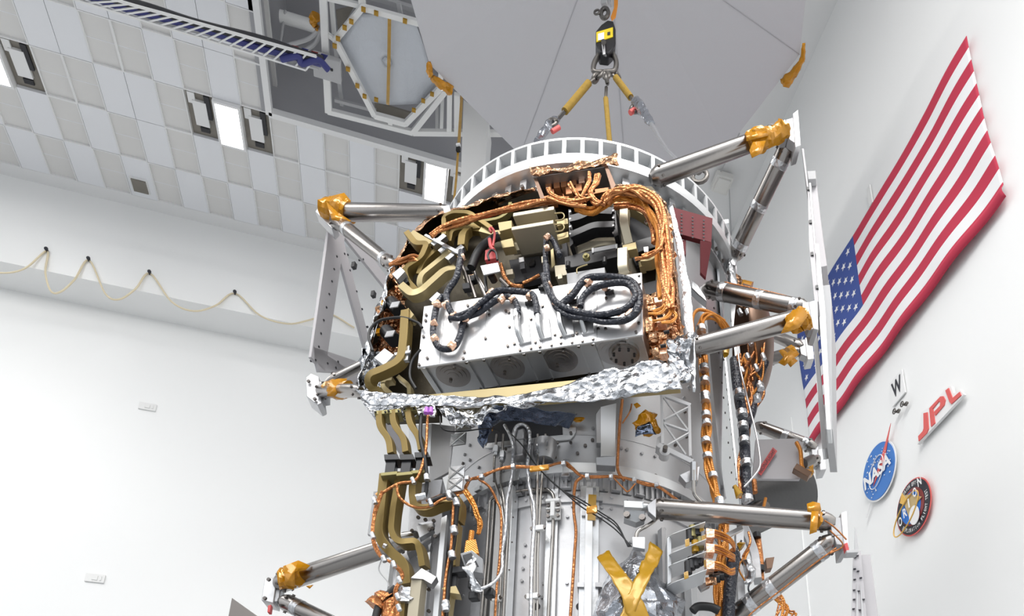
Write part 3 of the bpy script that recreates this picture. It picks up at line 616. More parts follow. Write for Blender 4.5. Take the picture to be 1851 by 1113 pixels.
# ---- ring on top
zt_, zb_ = zc(1060, 249, 1.0), zc(1060, 291, 1.0); RG = 1.0
zm_ = zc(1060, 277, 1.0)
m = MB(); m.band(RG-.10, RG, zt_-.016, zt_, n=120); m.band(RG-.035, RG, zb_, zm_, n=120); m.band(RG-.12, RG-.10, zb_-.14, zt_-.016, n=120); m.band(RG-.12, RG, zb_-.012, zb_+.004, n=120)
ring = m.build('adapter_ring', 'aluw', craft, label='bright machined ring with square windows')
for k in range(60):
    a = math.radians(k*6+2); d = V((math.cos(a), math.sin(a), 0)); tn = V((-d.y, d.x, 0)); q = MB()
    q.box(AX+d*(RG-.008)+UP*((zt_+zm_)/2-.006), (d, tn, UP), (.008, .011, (zt_-zm_)/2)); q.box(AX+d*(RG-.055)+UP*((zt_+zm_)/2), (d, tn, UP), (.045, .0025, (zt_-zm_)/2-.01)); q.build('window_post', 'aluw', ring)
for k in range(60):
    a = math.radians(k*6+5); d = V((math.cos(a), math.sin(a), 0)); tn = V((-d.y, d.x, 0)); q = MB(); zq = zb_-.075
    q.box(AX+d*(RG-.075)+UP*zq, (d, tn, UP), (.03, .02, .045)); q.cyl(AX+d*(RG-.06)+UP*(zq-.02), AX+d*(RG-.03)+UP*(zq-.02), .012, 8, 1); q.build('bolt_pocket', ['alu', 'tid'], ring)
m = MB(); m.band(RG-.16, RG-.05, zb_-.145, zb_-.125, n=96); m.build('lower_flange', 'alu', ring)
# ---- upper body and panels
z2 = 2.53+1.6; R2 = .80; RU = .90; zu = zb_-.14
RZ_ = lambda z: R2-.012+(RU-R2+.012)*(z-z2)/(zu-z2)
m = MB(); m.cone(R2-.012, z2, RU, zu, n=96); zs_ = z2+.20; m.band(RZ_(zs_)-.004, RZ_(zs_)+.003, zs_, zs_+.006, n=96); ub = m.build('upper_body', 'alup', craft)
m = MB(); m.cone(R2-.012, 2.2, R2-.012, z2-.03, n=96); m.band(.1, R2-.02, 2.19, 2.2, n=48); lb_ = m.build('lower_body', 'alup', craft)
def RZ(z): return R2-.012+(RU-R2+.012)*max(0, (z-z2))/(zu-z2)
def PB(x, y, off=0):
    R = R2-.012
    for _ in range(4): R = RZ(PC(x, y, R+off).z)
    return PC(x, y, R+off)
# joint flange with brackets
m = MB(); m.band(R2-.03, R2+.035, z2-.05, z2-.005, n=120); m.band(R2-.03, R2+.03, z2-.004, z2+.012, n=120, mi=0); fl_ = m.build('joint_flange', ['aluw'], craft, label='bright joint flange around the body')
for k in range(44):
    a = math.radians(-150+k*4.4); d = V((math.cos(a), math.sin(a), 0)); tn = V((-d.y, d.x, 0)); q = MB()
    q.box(AX+d*(R2+.006)+UP*(z2-.085), (d, tn, UP), (.018, .0015 if k % 3 else .006, .045)); q.box(AX+d*(R2-.004)+UP*(z2-.085), (d, tn, UP), (.006, .023, .046)); q.box(AX+d*(R2+.008)+UP*(z2-.133), (d, tn, UP), (.02, .023, .002)) if k % 2 else None
    q.build('flange_bracket', 'alud', fl_)
m = MB(); m.band(R2-.02, R2, z2-.2, z2-.14, -150, 40, 80)
for k in range(30):
    a = math.radians(-150+k*6.2); d = V((math.cos(a), math.sin(a), 0)); m.cyl(AX+d*(R2-.003)+UP*(z2-.165), AX+d*(R2+.008)+UP*(z2-.165), .008, 8)
m.build('doubler_strip', 'alup', lb_)
for (x, y) in ((945, 800), (955, 858), (1044, 820), (1065, 842), (1072, 775), (1071, 796), (1058, 806), (1123, 811), (1133, 813), (1160, 820), (1184, 825), (1123, 848), (1133, 850), (1160, 855), (1184, 860), (1200, 868), (866, 845), (850, 832), (840, 797), (850, 805), (838, 838), (841, 822), (812, 828), (815, 865), (868, 862), (910, 852), (1240, 885), (1220, 805), (1240, 790), (1237, 745), (1236, 720), (1245, 700), (1240, 660), (1248, 830), (1180, 870), (1090, 840)):
    p = PB(x, y); bolt(p, rad(p), .0088, ub, random.choice(('alud', 'tid')), 'body_bolt')  # bolts of the upper body
for (x, y) in ((930, 1000), (950, 985), (948, 1005), (946, 1028), (944, 1050), (990, 985), (1006, 985), (983, 1055), (1000, 1054), (1026, 934), (1025, 1054), (1058, 957), (1077, 957), (1057, 980), (1076, 981), (1056, 1004), (1075, 1005), (1055, 1029), (1075, 1030), (1053, 1055), (1074, 1058), (1103, 900), (1105, 920), (1052, 1080), (1100, 935), (1140, 980), (1200, 957), (1199, 985), (1160, 935), (1035, 915), (1088, 918), (1160, 890), (846, 922), (850, 1030), (838, 1077), (1255, 1092), (870, 1105), (980, 1080), (1000, 1090)):
    p = PC(x, y, R2-.012); bolt(p, rad(p), .0085, lb_, 'alud', 'body_bolt')  # bolts of the lower body
for (x, y) in ((1048, 1096), (970, 1096)):
    p = PC(x, y, R2-.012); q = MB(); q.cyl(p, p+rad(p)*.004, .018, 20); q.build('port_hole', 'dark', lb_, label='round black port')
# panel seams on upper body, raised access panel with opening
def strip(name, L, wpx, dpx, mt, parent, off=0, lower=False, label=None):
    """flat strip lying on the body along a pixel path"""
    F = (lambda x, y: PC(x, y, R2-.012+off)) if lower else (lambda x, y: PB(x, y, off))
    pl = []
    for i in range(len(L)-1):
        for k in range(5): f = k/5; pl.append(F(L[i][0]+(L[i+1][0]-L[i][0])*f, L[i][1]+(L[i+1][1]-L[i][1])*f))
    pl.append(F(*L[-1])); s_ = PXM(pl[0]); m_ = MB()
    rf = rad(pl[len(pl)//2]); m_.tube(pl, 0, rect=(wpx*s_/2, dpx*s_/2), ref=rf); return m_.build(name, mt, parent, bevel=.001, label=label)
strip('long_rail', [(1291, 395), (1300, 520), (1312, 660), (1326, 800), (1338, 905)], 20, 4, 'alu', craft, .012)
strip('long_rail', [(1312, 400), (1322, 520), (1335, 660), (1348, 800), (1356, 900)], 8, 10, 'aluw', craft, .02)
r1 = strip('bolted_rail', [(1270, 520), (1285, 700), (1300, 850), (1308, 900)], 8, 8, 'alup', craft, .006)
for k in range(14):
    y = 530+k*27; x = 1287+(y-530)*.105; p = PB(x, y, .018); bolt(p, rad(p), .007, r1, 'tid')
    p = PB(x+9, y+12, .018); bolt(p, rad(p), .007, r1, 'tid')
# vertical stiffeners of the lower body
def stiff(xt, yt, xb, yb, wpx, hgt, mt='alu', name='stiffener', label=None):
    a, b = PC(xt, yt, R2), PC(xb, yb, R2); n_ = rad((a+b)/2); s_ = PXM(a); tn = V((-n_.y, n_.x, 0))
    m_ = MB(); c = (a+b)/2; z0, z1 = b.z, a.z; m_.box(V((c.x, c.y, (z0+z1)/2))+n_*hgt/2, (n_, tn, UP), (hgt/2, wpx*s_/2, (z1-z0)/2)); return m_.build(name, mt, craft, bevel=.002, label=label)
s1 = stiff(927, 888, 905, 1150, 34, .05, 'aluw', label='bright flat stiffener')
for x, y in ((932, 907), (928, 935), (926, 980), (921, 1030)): p = PC(x, y, R2+.048); bolt(p, rad(p), .004, s1, 'tid')
s2 = stiff(1069, 888, 1058, 1150, 13, .035, 'aluw', label='narrow bright stiffener'); stiff(800, 930, 780, 1150, 14, .06, 'aluw'); stiff(1069, 880, 1060, 1150, 34, .008); stiff(760, 960, 745, 1150, 10, .05); stiff(882, 885, 868, 1150, 50, .006, 'alud'); stiff(1000, 885, 992, 1150, 22, .01, 'alu'); stiff(1240, 1020, 1246, 1150, 16, .05, 'aluw')
stiff(1192, 960, 1196, 1150, 8, .04, 'alud'); stiff(722, 990, 712, 1150, 12, .05, 'alu')
q = MB(); p0, p1 = PC(1071, 894, R2+.037), PC(1069, 940, R2+.037); n_ = rad(p0); q.tube([p0, p1], 0, rect=(7.2*PXM(p0), .002), ref=n_); q.build('tape_patch', 'kapy', s2, label='amber tape around the stiffener')
for x, y in ((1060, 905), (1083, 905), (1058, 932), (1083, 935), (1050, 1060), (1082, 1060)):
    p = PC(x, y, R2); n_ = rad(p); tn = V((-n_.y, n_.x, 0)); q = MB(); q.box(p+n_*.01, (n_, tn, UP), (.012, .016, .012)); q.build('gusset', 'alud', s2)
# white clamp block, tubing
def steel(name, L, r=3.2, mt='steel', R=.83, label=None, rr=.03):
    pl = rounded([PC(x, y, R) for x, y in L], rr); m_ = MB(); m_.tube(pl, r*PXM(pl[0]), 10); return m_.build(name, mt, craft, label=label)
steel('steel_tube', [(868, 1140), (873, 1080), (880, 1000), (886, 900), (905, 893), (960, 884), (992, 884), (1001, 895), (1001, 920)], 3.4, R=.825)
steel('steel_tube', [(875, 1140), (881, 1060), (888, 980), (893, 905)], 2.6, R=.82); steel('steel_tube', [(1000, 935), (997, 1000), (993, 1060), (990, 1140)], 3, R=.82)
steel('steel_tube', [(971, 1140), (972, 1000), (977, 900), (983, 820), (986, 785)], 2.6, R=.86); steel('steel_tube', [(964, 1140), (967, 1000), (971, 900), (972, 820), (972, 785)], 2.6, R=.87)
steel('steel_tube', [(960, 1140), (962, 1010), (966, 960), (960, 900), (955, 860), (953, 820)], 3, R=.86); steel('steel_tube', [(893, 870), (893, 840), (897, 795), (898, 785)], 2.4, R=.87)
steel('steel_tube', [(900, 1140), (905, 1040), (913, 960), (905, 900), (895, 870), (893, 840)], 2.5, R=.86); steel('steel_tube', [(908, 1140), (913, 1040), (918, 960), (910, 900), (905, 870), (907, 830), (910, 785)], 2.5, R=.86)
steel('foil_wrapped_tube', [(905, 1010), (914, 960), (917, 900), (925, 865), (928, 830), (927, 790), (933, 770), (946, 765), (957, 775), (958, 800), (953, 840), (957, 880), (966, 915), (965, 960), (961, 1020), (959, 1140)], 3.7, 'foilt', .88, 'foil-wrapped tube')
steel('foil_wrapped_tube', [(912, 768), (922, 785), (928, 805), (926, 840)], 3, 'foilt', .9, 'foil-wrapped tube')
for x, y in ((897, 815), (908, 825), (973, 812), (987, 806)):
    p = PC(x, y, .87); q = MB(); q.cyl(p-UP*.03, p+UP*.03, .014, 6); q.cyl(p-UP*.012, p+UP*.022, .018, 6); q.build('tube_fitting', 'alu', craft)
for x, y, w_ in ((973, 955, 22), (963, 1078, 22), (898, 1082, 16)):
    p = PC(x, y, .87); n_ = rad(p); tn = V((-n_.y, n_.x, 0)); q = MB(); q.box(p, (n_, tn, UP), (.012, w_*PXM(p)/2, .014)); c_ = q.build('tube_clamp', 'wpaint', craft, bevel=.003, label='white tube clamp')
    for s_ in (-1, 1): bolt(p+tn*s_*w_*PXM(p)*.5, n_, .01, c_, 'tid')
p = PC(1000, 920, .83); n_ = rad(p); tn = V((-n_.y, n_.x, 0)); s_ = PXM(p); q = MB()
q.box(p+UP*.0, (n_, tn, UP), (.02, 4*s_, 18*s_)); q.box(p+UP*15*s_, (n_, tn, UP), (.022, 13*s_, 3*s_)); q.box(p-n_*.012, (n_, tn, UP), (.006, 13*s_, 20*s_)); q.box(p, (n_, tn, UP), (.012, 13*s_, 1.5*s_))
c_ = q.build('clamp_block', 'wpaint', craft, bevel=.003, label='white slotted clamp block')
for sx in (-1, 1):
    for sz in (-14, -3, 9): bolt(p+tn*sx*9*s_+UP*sz*s_-n_*.004, n_, .009, c_, 'tid')
# valve block among the fittings
q = MB(); p = PC(940, 815, .85); n_ = rad(p); tn = V((-n_.y, n_.x, 0)); q.box(p, (n_, tn, UP), (.03, 12*s_, 18*s_)); q.box(p+UP*.09, (n_, tn, UP), (.02, 10*s_, 12*s_)); q.build('valve_block', 'alud', craft, bevel=.006)
q = MB(); p = PC(985, 815, .83); q.tube([p+UP*.05, p-UP*.02, p-UP*.06], [.06, .06, .045], 18); q.build('rounded_housing', 'alud', craft)
# opening in upper panel
m = MB(); tp_ = [(874, 775), (890, 765), (930, 752), (980, 750), (1022, 752)]; bt_ = [(878, 806), (900, 801), (940, 797), (985, 793), (1024, 789)]
rows = []
for i in range(9):
    row = []
    for k in range(len(tp_)-1):
        for j in range(6):
            f = j/6; xt = tp_[k][0]+(tp_[k+1][0]-tp_[k][0])*f; yt = tp_[k][1]+(tp_[k+1][1]-tp_[k][1])*f; xb = bt_[k][0]+(bt_[k+1][0]-bt_[k][0])*f; yb = bt_[k][1]+(bt_[k+1][1]-bt_[k][1])*f
            row.append(PB(xt+(xb-xt)*i/8, yt+(yb-yt)*i/8, .004))
    rows.append(row)
m.patch(rows); m.build('opening', 'dark', ub, label='black opening in the panel', solid=.002)
strip('opening_frame', [(880, 806), (960, 797), (1030, 790), (1036, 780), (1034, 745)], 11, 3, 'alu', ub, .008)
for x, y in ((1008, 801), (1032, 801), (1032, 783), (1004, 818), (1004, 827), (915, 812)): p = PB(x, y, .014); bolt(p, rad(p), .008, ub, 'tid')
def film(name, top, bot, n, mm, amp, mt, parent, sc=6, seed=0, label=None, solid=.002, t_=None, g=None):
    F = g or (lambda p: P(*p)); m_ = MB(); m_.patch(patchrows([F(p) for p in top], [F(p) for p in bot], n, mm, amp, sc, seed)); return m_.build(name, mt, parent, label=label, solid=solid, angle=28)
film('film_cover', [(862, 742, 3.35), (900, 735, 3.3), (960, 736, 3.3), (1010, 742, 3.32), (1042, 750, 3.4)], [(872, 790, 3.47), (888, 768, 3.45), (905, 760, 3.42), (960, 762, 3.4), (1000, 768, 3.42), (1030, 776, 3.47)], 40, 14, .018, 'mli', craft, 7, 3, 'dark blue crinkled film over the opening')
film('film_cover', [(858, 752, 3.4), (885, 765, 3.4)], [(862, 790, 3.5), (876, 806, 3.52)], 8, 8, .03, 'mli', craft, 9, 8, 'dark blue film corner')
for x, y, w_, h_ in ((886, 774, 6, 11), (1030, 757, 7, 6), (1046, 758, 12, 6)):
    p = PB(x, y, .05); q = MB(); q.add([crumple(p+EM*(w_*s_*math.cos(k*.7))+UP*(h_*s_*math.sin(k*.7)), .008, 30) for k in range(9)], [tuple(range(9))]); q.build('tape_patch', 'kap', craft, solid=.002, label='amber tape patch')
# thin cable in front of the body and the black cable pair
tb('orange_wire', [(680, 895, 3.45), (705, 880, 3.45), (735, 868, 3.45), (765, 853, 3.42)], 3.6, 'cord', craft, label='orange cable')
ow = [(770, 905, 3.5), (800, 895, 3.5), (836, 888, 3.5), (842, 878, 3.5), (852, 866, 3.5), (868, 862, 3.48), (895, 850, 3.46), (925, 843, 3.45), (965, 843, 3.44), (990, 842, 3.44), (1018, 836, 3.44), (1032, 845, 3.44), (1052, 860, 3.44), (1080, 861, 3.43), (1105, 860, 3.43), (1130, 864, 3.43), (1165, 874, 3.42), (1190, 880, 3.42), (1225, 904, 3.42)]
bundle('orange_wire_bundle', ow, 2.2, 4, 1.9, 'cord', craft, 'orange wire bundle running along the joint')
for x, y in ((1019, 838), (1062, 861), (1105, 862), (1147, 868), (1187, 877), (928, 843), (871, 862), (845, 865)): p = P(x, y, 3.42); q = MB(); q.box(p, (EM, UP, NM), (.010, .011, .012)); q.build('wire_clip', 'foilt', craft, bevel=.002, label='silver wire clip')
for x, y in ((1023, 855), (935, 862), (868, 880)):
    p = PC(x, y, .83); n_ = rad(p); tn = V((-n_.y, n_.x, 0)); q = MB(); q.box(p+UP*.03, (n_, tn, UP), (.006, .016, .05)); q.box(p-UP*.02, (n_, tn, UP), (.02, .02, .012)); q.build('standoff_bracket', 'alu', craft, bevel=.002)
tb('orange_wire', [(1125, 722, 3.4), (1120, 770, 3.44), (1117, 820, 3.44), (1117, 850, 3.44), (1128, 868, 3.43)], 2.8, 'cord', craft, label='orange vertical wire')
tb('orange_wire', [(1125, 765, 3.42), (1138, 745, 3.4), (1142, 730, 3.4)], 1.4, 'cord', craft)
tb('orange_wire', [(1052, 862, 3.44), (1040, 875, 3.46), (1037, 920, 3.5), (1041, 960, 3.5), (1038, 1010, 3.5), (1034, 1070, 3.5), (1030, 1130, 3.5)], 2.9, 'cord', craft)
tb('orange_wire', [(866, 866, 3.47), (885, 880, 3.48), (898, 905, 3.5), (906, 930, 3.5), (904, 1000, 3.5), (898, 1060, 3.5), (894, 1130, 3.5)], 2.4, 'cord', craft)
bundle('orange_wire_bundle', [(840, 885, 3.5), (852, 905, 3.5), (860, 930, 3.5), (868, 948, 3.5), (866, 965, 3.5)], 4, 5, 1.5, 'wire', craft)
tb('orange_wire', [(1108, 862, 3.42), (1125, 880, 3.42), (1135, 888, 3.42), (1148, 874, 3.42)], 1.6, 'cord', craft)
for dx in (0, 7, -5): tb('black_cable', [(925, 785, 3.3), (945, 806, 3.3), (965, 835, 3.32), (985, 858, 3.32), (1015, 885, 3.34), (1050, 908+dx, 3.36), (1085, 930+dx*.9, 3.38), (1115, 952+dx, 3.38), (1138+dx*.5, 988, 3.38)], 1.3, 'black', craft, label='thin black cable')
q = MB(); p = P(975, 846, 3.3); q.box(p, (EM, UP, NM), (.045, .012, .006)); q.build('tape_patch', 'kap', craft, label='amber tape holding the black cables')
q = MB(); q.box(P(1070, 921, 3.36), (EM, UP, NM), (.025, .018, .006)); q.build('tape_patch', 'kap', craft, label='amber tape holding the black cables')
tb('thin_black_cable', [(795, 752, 3.3), (800, 775, 3.3), (830, 780, 3.4), (880, 774, 3.4), (905, 778, 3.4)], 1.2, 'black', craft)
# left fittings under the module: panel, cross-ribbed plates
quadp('side_panel', [(780, 765, 3.5), (822, 770, 3.48), (812, 852, 3.53), (775, 872, 3.56)], .02, 'alup', craft); quadp('side_panel', [(740, 770, 3.6), (782, 765, 3.5), (778, 870, 3.56), (735, 850, 3.65)], .02, 'aluw', craft)
for c_ in ((828, 792), (825, 852), (838, 765), (822, 875)):
    t0 = 3.46
    q = MB(); p = P(c_[0], c_[1], t0); q.box(p+AD*.008, (EM, UP, NM), (.04, .035, .003)); q.tube([p-EM*.035-UP*.03, p+EM*.035+UP*.03], .003, 5); q.tube([p-EM*.035+UP*.03, p+EM*.035-UP*.03], .003, 5); q.build('ribbed_plate', 'alu', craft)
quadp('channel_bracket', [(1085, 735, 3.42), (1114, 728, 3.42), (1112, 824, 3.46), (1086, 824, 3.46)], .05, 'aluw', craft, label='bright channel bracket'); quadp('channel_foot', [(1077, 826, 3.42), (1112, 824, 3.42), (1113, 842, 3.44), (1078, 840, 3.44)], .05, 'alud', craft)
quadp('channel_foot', [(1077, 748, 3.42), (1088, 732, 3.42), (1086, 800, 3.45), (1078, 800, 3.45)], .04, 'alud', craft)
film('tape_star', [(1141, 768, 3.36), (1158, 742, 3.36), (1190, 745, 3.36)], [(1150, 782, 3.36), (1165, 790, 3.36), (1193, 780, 3.36)], 10, 6, .03, 'kap', craft, 14, 2, 'amber tape patch'); quadp('tape_star', [(1145, 730, 3.38), (1152, 727, 3.38), (1159, 733, 3.38), (1150, 738, 3.38)], .003, 'kap', craft, 'small amber tape diamond')
film('film_tab', [(1152, 768, 3.34), (1175, 764, 3.34)], [(1146, 784, 3.35), (1186, 784, 3.35)], 6, 5, .015, 'mli', craft, 12, 5, 'blue film tab')
# lattice bracket
lat = MB(); tL = 3.33
def lb2(x0, y0, x1, y1, w_=5, d_=.016): lat.tube([P(x0, y0, tL), P(x1, y1, tL)], 0, rect=(w_*s_/2, d_/2), ref=NM)
for a in ((1196, 714, 1198, 803, 5), (1246, 735, 1248, 825, 5), (1194, 712, 1248, 733, 7), (1190, 805, 1252, 835, 9), (1198, 716, 1244, 778, 3), (1244, 737, 1200, 760, 3), (1200, 765, 1243, 780, 3.5), (1201, 767, 1240, 822, 3), (1244, 784, 1206, 806, 3)): lb2(*a)
lat.build('lattice_bracket', 'matte', craft, bevel=.001, label='matte grey lattice bracket')
quadp('lattice_foot', [(1188, 790, 3.35), (1198, 786, 3.35), (1198, 815, 3.35), (1186, 805, 3.35)], .06, 'matte', craft)
q = MB(); p = P(1200, 826, 3.35); q.cyl(p, p-AD*.05, .026, 16); q.cyl(p-AD*.05, p-AD*.08, .012, 12, 1); q.build('lug', ['matte', 'tid'], craft)
quadp('elbow_bracket', [(1228, 858, 3.34), (1265, 842, 3.34), (1262, 868, 3.34), (1240, 872, 3.34)], .05, 'alud', craft)
tb('drain_tube', [(1254, 850, 3.3), (1254, 880, 3.32), (1256, 894, 3.33), (1268, 908, 3.34), (1280, 918, 3.36)], 3.4, 'steel', craft)
q = MB(); q.cyl(P(1254, 836, 3.3), P(1254, 870, 3.32), .018, 6); q.build('drain_fitting', 'alu', craft)
# ---- electronics module hung on the front
SM = PXM(PF(960, 550, 1.05))
def Q(x, y, f): return PF(x, y, f)
def mprism(name, pts, f, depth, mt, parent, label=None, bevel=.0015):
    m_ = MB(); m_.prism([Q(x, y, f) for x, y in pts], -NM*depth); return m_.build(name, mt, parent, bevel=bevel, label=label)
fb, ff = .90, 1.16
outl = [(652, 700), (672, 625), (700, 520), (716, 476), (760, 408), (800, 384), (880, 364), (962, 350), (1050, 330), (1120, 332), (1178, 337), (1205, 366), (1215, 420), (1224, 500), (1232, 590), (1222, 660), (1100, 690), (980, 708), (820, 718), (740, 716)]
m = MB(); m.prism([Q(x, y, fb) for x, y in outl], -NM*.03); mod = m.build('electronics_module', 'plate', craft, label='open equipment module with dark bronze backing plate')
def wall(name, L, f0, f1, mt, amp, label=None, sc=7, seed=1, w_=0):
    A_ = [Q(x, y, f0) for x, y in L]; B_ = [Q(x, y, fb-.02) for x, y in L]; m_ = MB(); m_.patch(patchrows(A_, B_, max(20, len(L)*8), 10, amp, sc, seed)); return m_.build(name, mt, mod, solid=.004, label=label, angle=25)
wall('blanket_wall', [(646, 704), (662, 640), (690, 540), (714, 478)], 1.17, fb, 'foil', .03, 'silver foil blanket on the left side', 8, 2)
wall('blanket_wall', [(714, 478), (740, 430), (760, 408), (800, 384), (880, 362), (965, 342)], 1.04, fb, 'cuf', .022, 'crumpled copper coloured blanket along the top', 9, 3)
wall('blanket_wall', [(1110, 335), (1140, 338), (1180, 345), (1203, 372)], 1.08, fb, 'cuf', .02, 'crumpled copper coloured blanket', 9, 4)
wall('blanket_wall', [(1203, 372), (1214, 430), (1222, 500), (1230, 600)], 1.12, fb, 'cuf', .015, 'crumpled copper coloured blanket', 9, 5)
# inner copper lining left
film('copper_lining', [(714, 485), (735, 478), (760, 470)], [(690, 560), (712, 560), (722, 560)], 16, 14, .04, 'cu', mod, 14, 6, 'copper foil lining', g=lambda p: Q(p[0], p[1], 1.06))
film('copper_lining', [(690, 555), (712, 550), (730, 552)], [(672, 660), (700, 655), (722, 650)], 16, 18, .05, 'cuf', mod, 13, 7, 'copper foil lining', g=lambda p: Q(p[0], p[1], 1.04))
film('copper_lining', [(1196, 380), (1214, 385)], [(1205, 640), (1234, 640)], 8, 40, .03, 'cuf', mod, 13, 9, 'copper foil lining', g=lambda p: Q(p[0], p[1], 1.0))
film('silver_lining', [(664, 640), (700, 630)], [(652, 705), (690, 712)], 14, 14, .05, 'foil', mod, 12, 8, 'silver foil lining', g=lambda p: Q(p[0], p[1], 1.1))
# silver rim strips: right side strip, corner and bottom band
film('rim_blanket', [(1208, 372), (1222, 440), (1232, 520), (1238, 600), (1244, 660), (1252, 708)], [(1214, 366), (1234, 440), (1248, 520), (1254, 590), (1258, 650), (1256, 708)], 46, 6, .006, 'foilt', mod, 14, 3, 'white silver blanket strip on the right edge', g=lambda p: Q(p[0], p[1], 1.15))
film('rim_blanket', [(1206, 620), (1222, 606), (1258, 588), (1264, 600)], [(1210, 668), (1232, 690), (1248, 690), (1250, 640)], 20, 16, .035, 'foil', mod, 10, 4, 'crumpled silver foil corner', g=lambda p: Q(p[0], p[1], 1.19))
film('rim_blanket', [(640, 702), (700, 712), (800, 716), (900, 718), (980, 708), (1060, 680), (1140, 658), (1200, 652), (1216, 662)], [(664, 730), (720, 733), (800, 734), (900, 734), (1000, 727), (1060, 724), (1140, 716), (1200, 706), (1234, 704)], 90, 14, .016, 'foil', mod, 9, 5, 'crumpled silver foil band along the bottom', g=lambda p: Q(p[0], p[1], 1.21))
film('rim_blanket', [(655, 722), (720, 732), (790, 732)], [(680, 750), (720, 757), (790, 752)], 30, 8, .03, 'foil', mod, 9, 9, g=lambda p: Q(p[0], p[1], 1.14))
film('rim_blanket', [(790, 730), (860, 732), (930, 734), (1000, 728)], [(800, 756), (850, 778), (880, 752), (960, 738)], 30, 9, .04, 'foil', mod, 9, 12, 'loose silver foil hanging below', g=lambda p: Q(p[0], p[1], 1.1))
mprism('underside_panel', [(742, 716), (1225, 668), (1228, 700), (980, 722), (742, 728)], 1.13, .04, 'goldl', mod, 'tan bottom panel edge')
mprism('underside_panel', [(680, 736), (790, 734), (790, 750), (690, 754)], 1.10, .06, 'plate', mod)
# silver box
def fbox(name, bl, br, hpx, depth, f, mt, parent, label=None, bevel=.002):
    A_, B_ = Q(*bl, f), Q(*br, f); B_.z = A_.z = (A_.z+B_.z)/2; s_ = PXM(A_); h_ = hpx*s_
    m_ = MB(); m_.prism([A_, B_, B_+UP*h_, A_+UP*h_], -NM*depth); return m_.build(name, mt, parent, bevel=bevel, label=label), A_, B_, h_
BF = 1.20
A_, B_ = Q(754, 664, BF), Q(1162, 605, BF); D_ = Q(799, 714, BF)
bz = (A_.z+B_.z)/2; TL, TR = Q(768, 553, BF), Q(1160, 492, BF); TLz = (TL.z+TR.z)/2
rL = ray(799, 714.5); kz = (bz-1.6)/rL.z; bk = EYE+rL*kz; bdep = (A_-bk).dot(NM)
bdep = max(.15, min(.34, bdep))
m = MB(); pa, pb = V((A_.x, A_.y, bz)), V((B_.x, B_.y, bz)); hh = TLz-bz
m.prism([pa, pb, pb+UP*hh, pa+UP*hh], -NM*.012); sb = m.build('silver_box_cover', 'cover', mod, bevel=.003, label='pale flat cover of the big silver box')
ebx = (pb-pa).normalized(); Lb = (pb-pa).length
m = MB(); m.prism([pa-NM*.012+ebx*.006+UP*.006, pb-NM*.012-ebx*.006+UP*.006, pb-NM*.012+UP*(hh-.006)-ebx*.006, pa-NM*.012+ebx*.006+UP*(hh-.006)], -NM*(bdep-.012)); sbb = m.build('silver_box_housing', 'alu', mod, bevel=.003, label='machined housing of the big silver box')
def BX(u, v, d=0): return pa+ebx*(u*Lb)+UP*(v*hh)+NM*d            # u across, v up on the cover
def BU(u, w_, d=0): return pa+ebx*(u*Lb)-NM*(w_*bdep)-UP*d+UP*.006     # on the underside
for u in (.10, .30, .44, .56, .66, .80): m = MB(); m.prism([BX(u, .02, .0006), BX(u+.003, .02, .0006), BX(u+.003, .98, .0006), BX(u, .98, .0006)], NM*.0015); m.build('cover_seam', 'alud', sb)
def boxuv(x, y):
    p = Q(x, y, BF); return (p-pa).dot(ebx)/Lb, (p.z-bz)/hh
bp = [(878, 612), (884, 560), (921, 591), (934, 598), (925, 547), (960, 577), (975, 555), (981, 554), (918, 626), (930, 622), (947, 616), (956, 618), (968, 619), (977, 614), (986, 611), (940, 635), (960, 630), (976, 627), (997, 624), (1003, 605), (1014, 609), (1024, 605), (1036, 606), (1043, 603), (1053, 600), (1062, 600), (1071, 597), (1082, 595), (1095, 595), (1072, 613), (1053, 617), (1034, 619), (1014, 620), (1096, 540), (920, 565), (773, 648), (840, 637), (838, 649), (770, 580), (814, 580), (846, 553), (1155, 498), (1157, 512), (1155, 585), (1150, 601), (771, 570), (766, 609), (758, 663), (1073, 530), (1105, 560), (885, 570), (915, 563)]
for x, y in bp:
    u, v = boxuv(x, y); bolt(BX(min(.99, max(.01, u)), min(.97, max(.03, v)), .0), NM, .0072, sb, 'tid')
# underside bays with turned discs and ribs
for u in (.215, .29, .47, .54, .71, .775, .92, .02): m = MB(); m.box(BU(u+.01, .5, .004), (ebx, NM, UP), (.006, bdep*.47, .008)); m.build('rib', 'alu', sbb)
for u in (.13, .38, .62, .86):
    m = MB(); c = BU(u, .42, 0)
    for r_, h_ in ((.085, .003), (.065, .006), (.045, .009), (.028, .011)): m.cyl(c, c-UP*h_, min(r_, bdep*.4), 40)
    m.build('turned_disc', 'ti' if u < .8 else 'alud', sbb, label='concentric machined disc')
    for a in ((-.02, .1), (.03, -.3)): bolt(BU(u+a[0], .42+a[1], .012), -UP, .008, sbb, 'tid')
m = MB(); c = BU(.90, .45, 0); m.cyl(c, c-UP*.02, min(.075, bdep*.36), 40); m.cyl(c-UP*.02, c-UP*.03, min(.06, bdep*.3), 40); rc = m.build('round_cap', 'ti', sbb, label='round bolted metal cap')
for k in range(7): a = k*.9; bolt(c-UP*.03+ebx*.05*math.cos(a)+NM*.05*math.sin(a), -UP, .007, sbb, 'blacka')
for u in (.22, .30, .48, .55, .72, .78): bolt(BU(u, .93, .005), -UP, .007, sbb, 'tid'); bolt(BU(u, .06, .005), -UP, .007, sbb, 'tid')
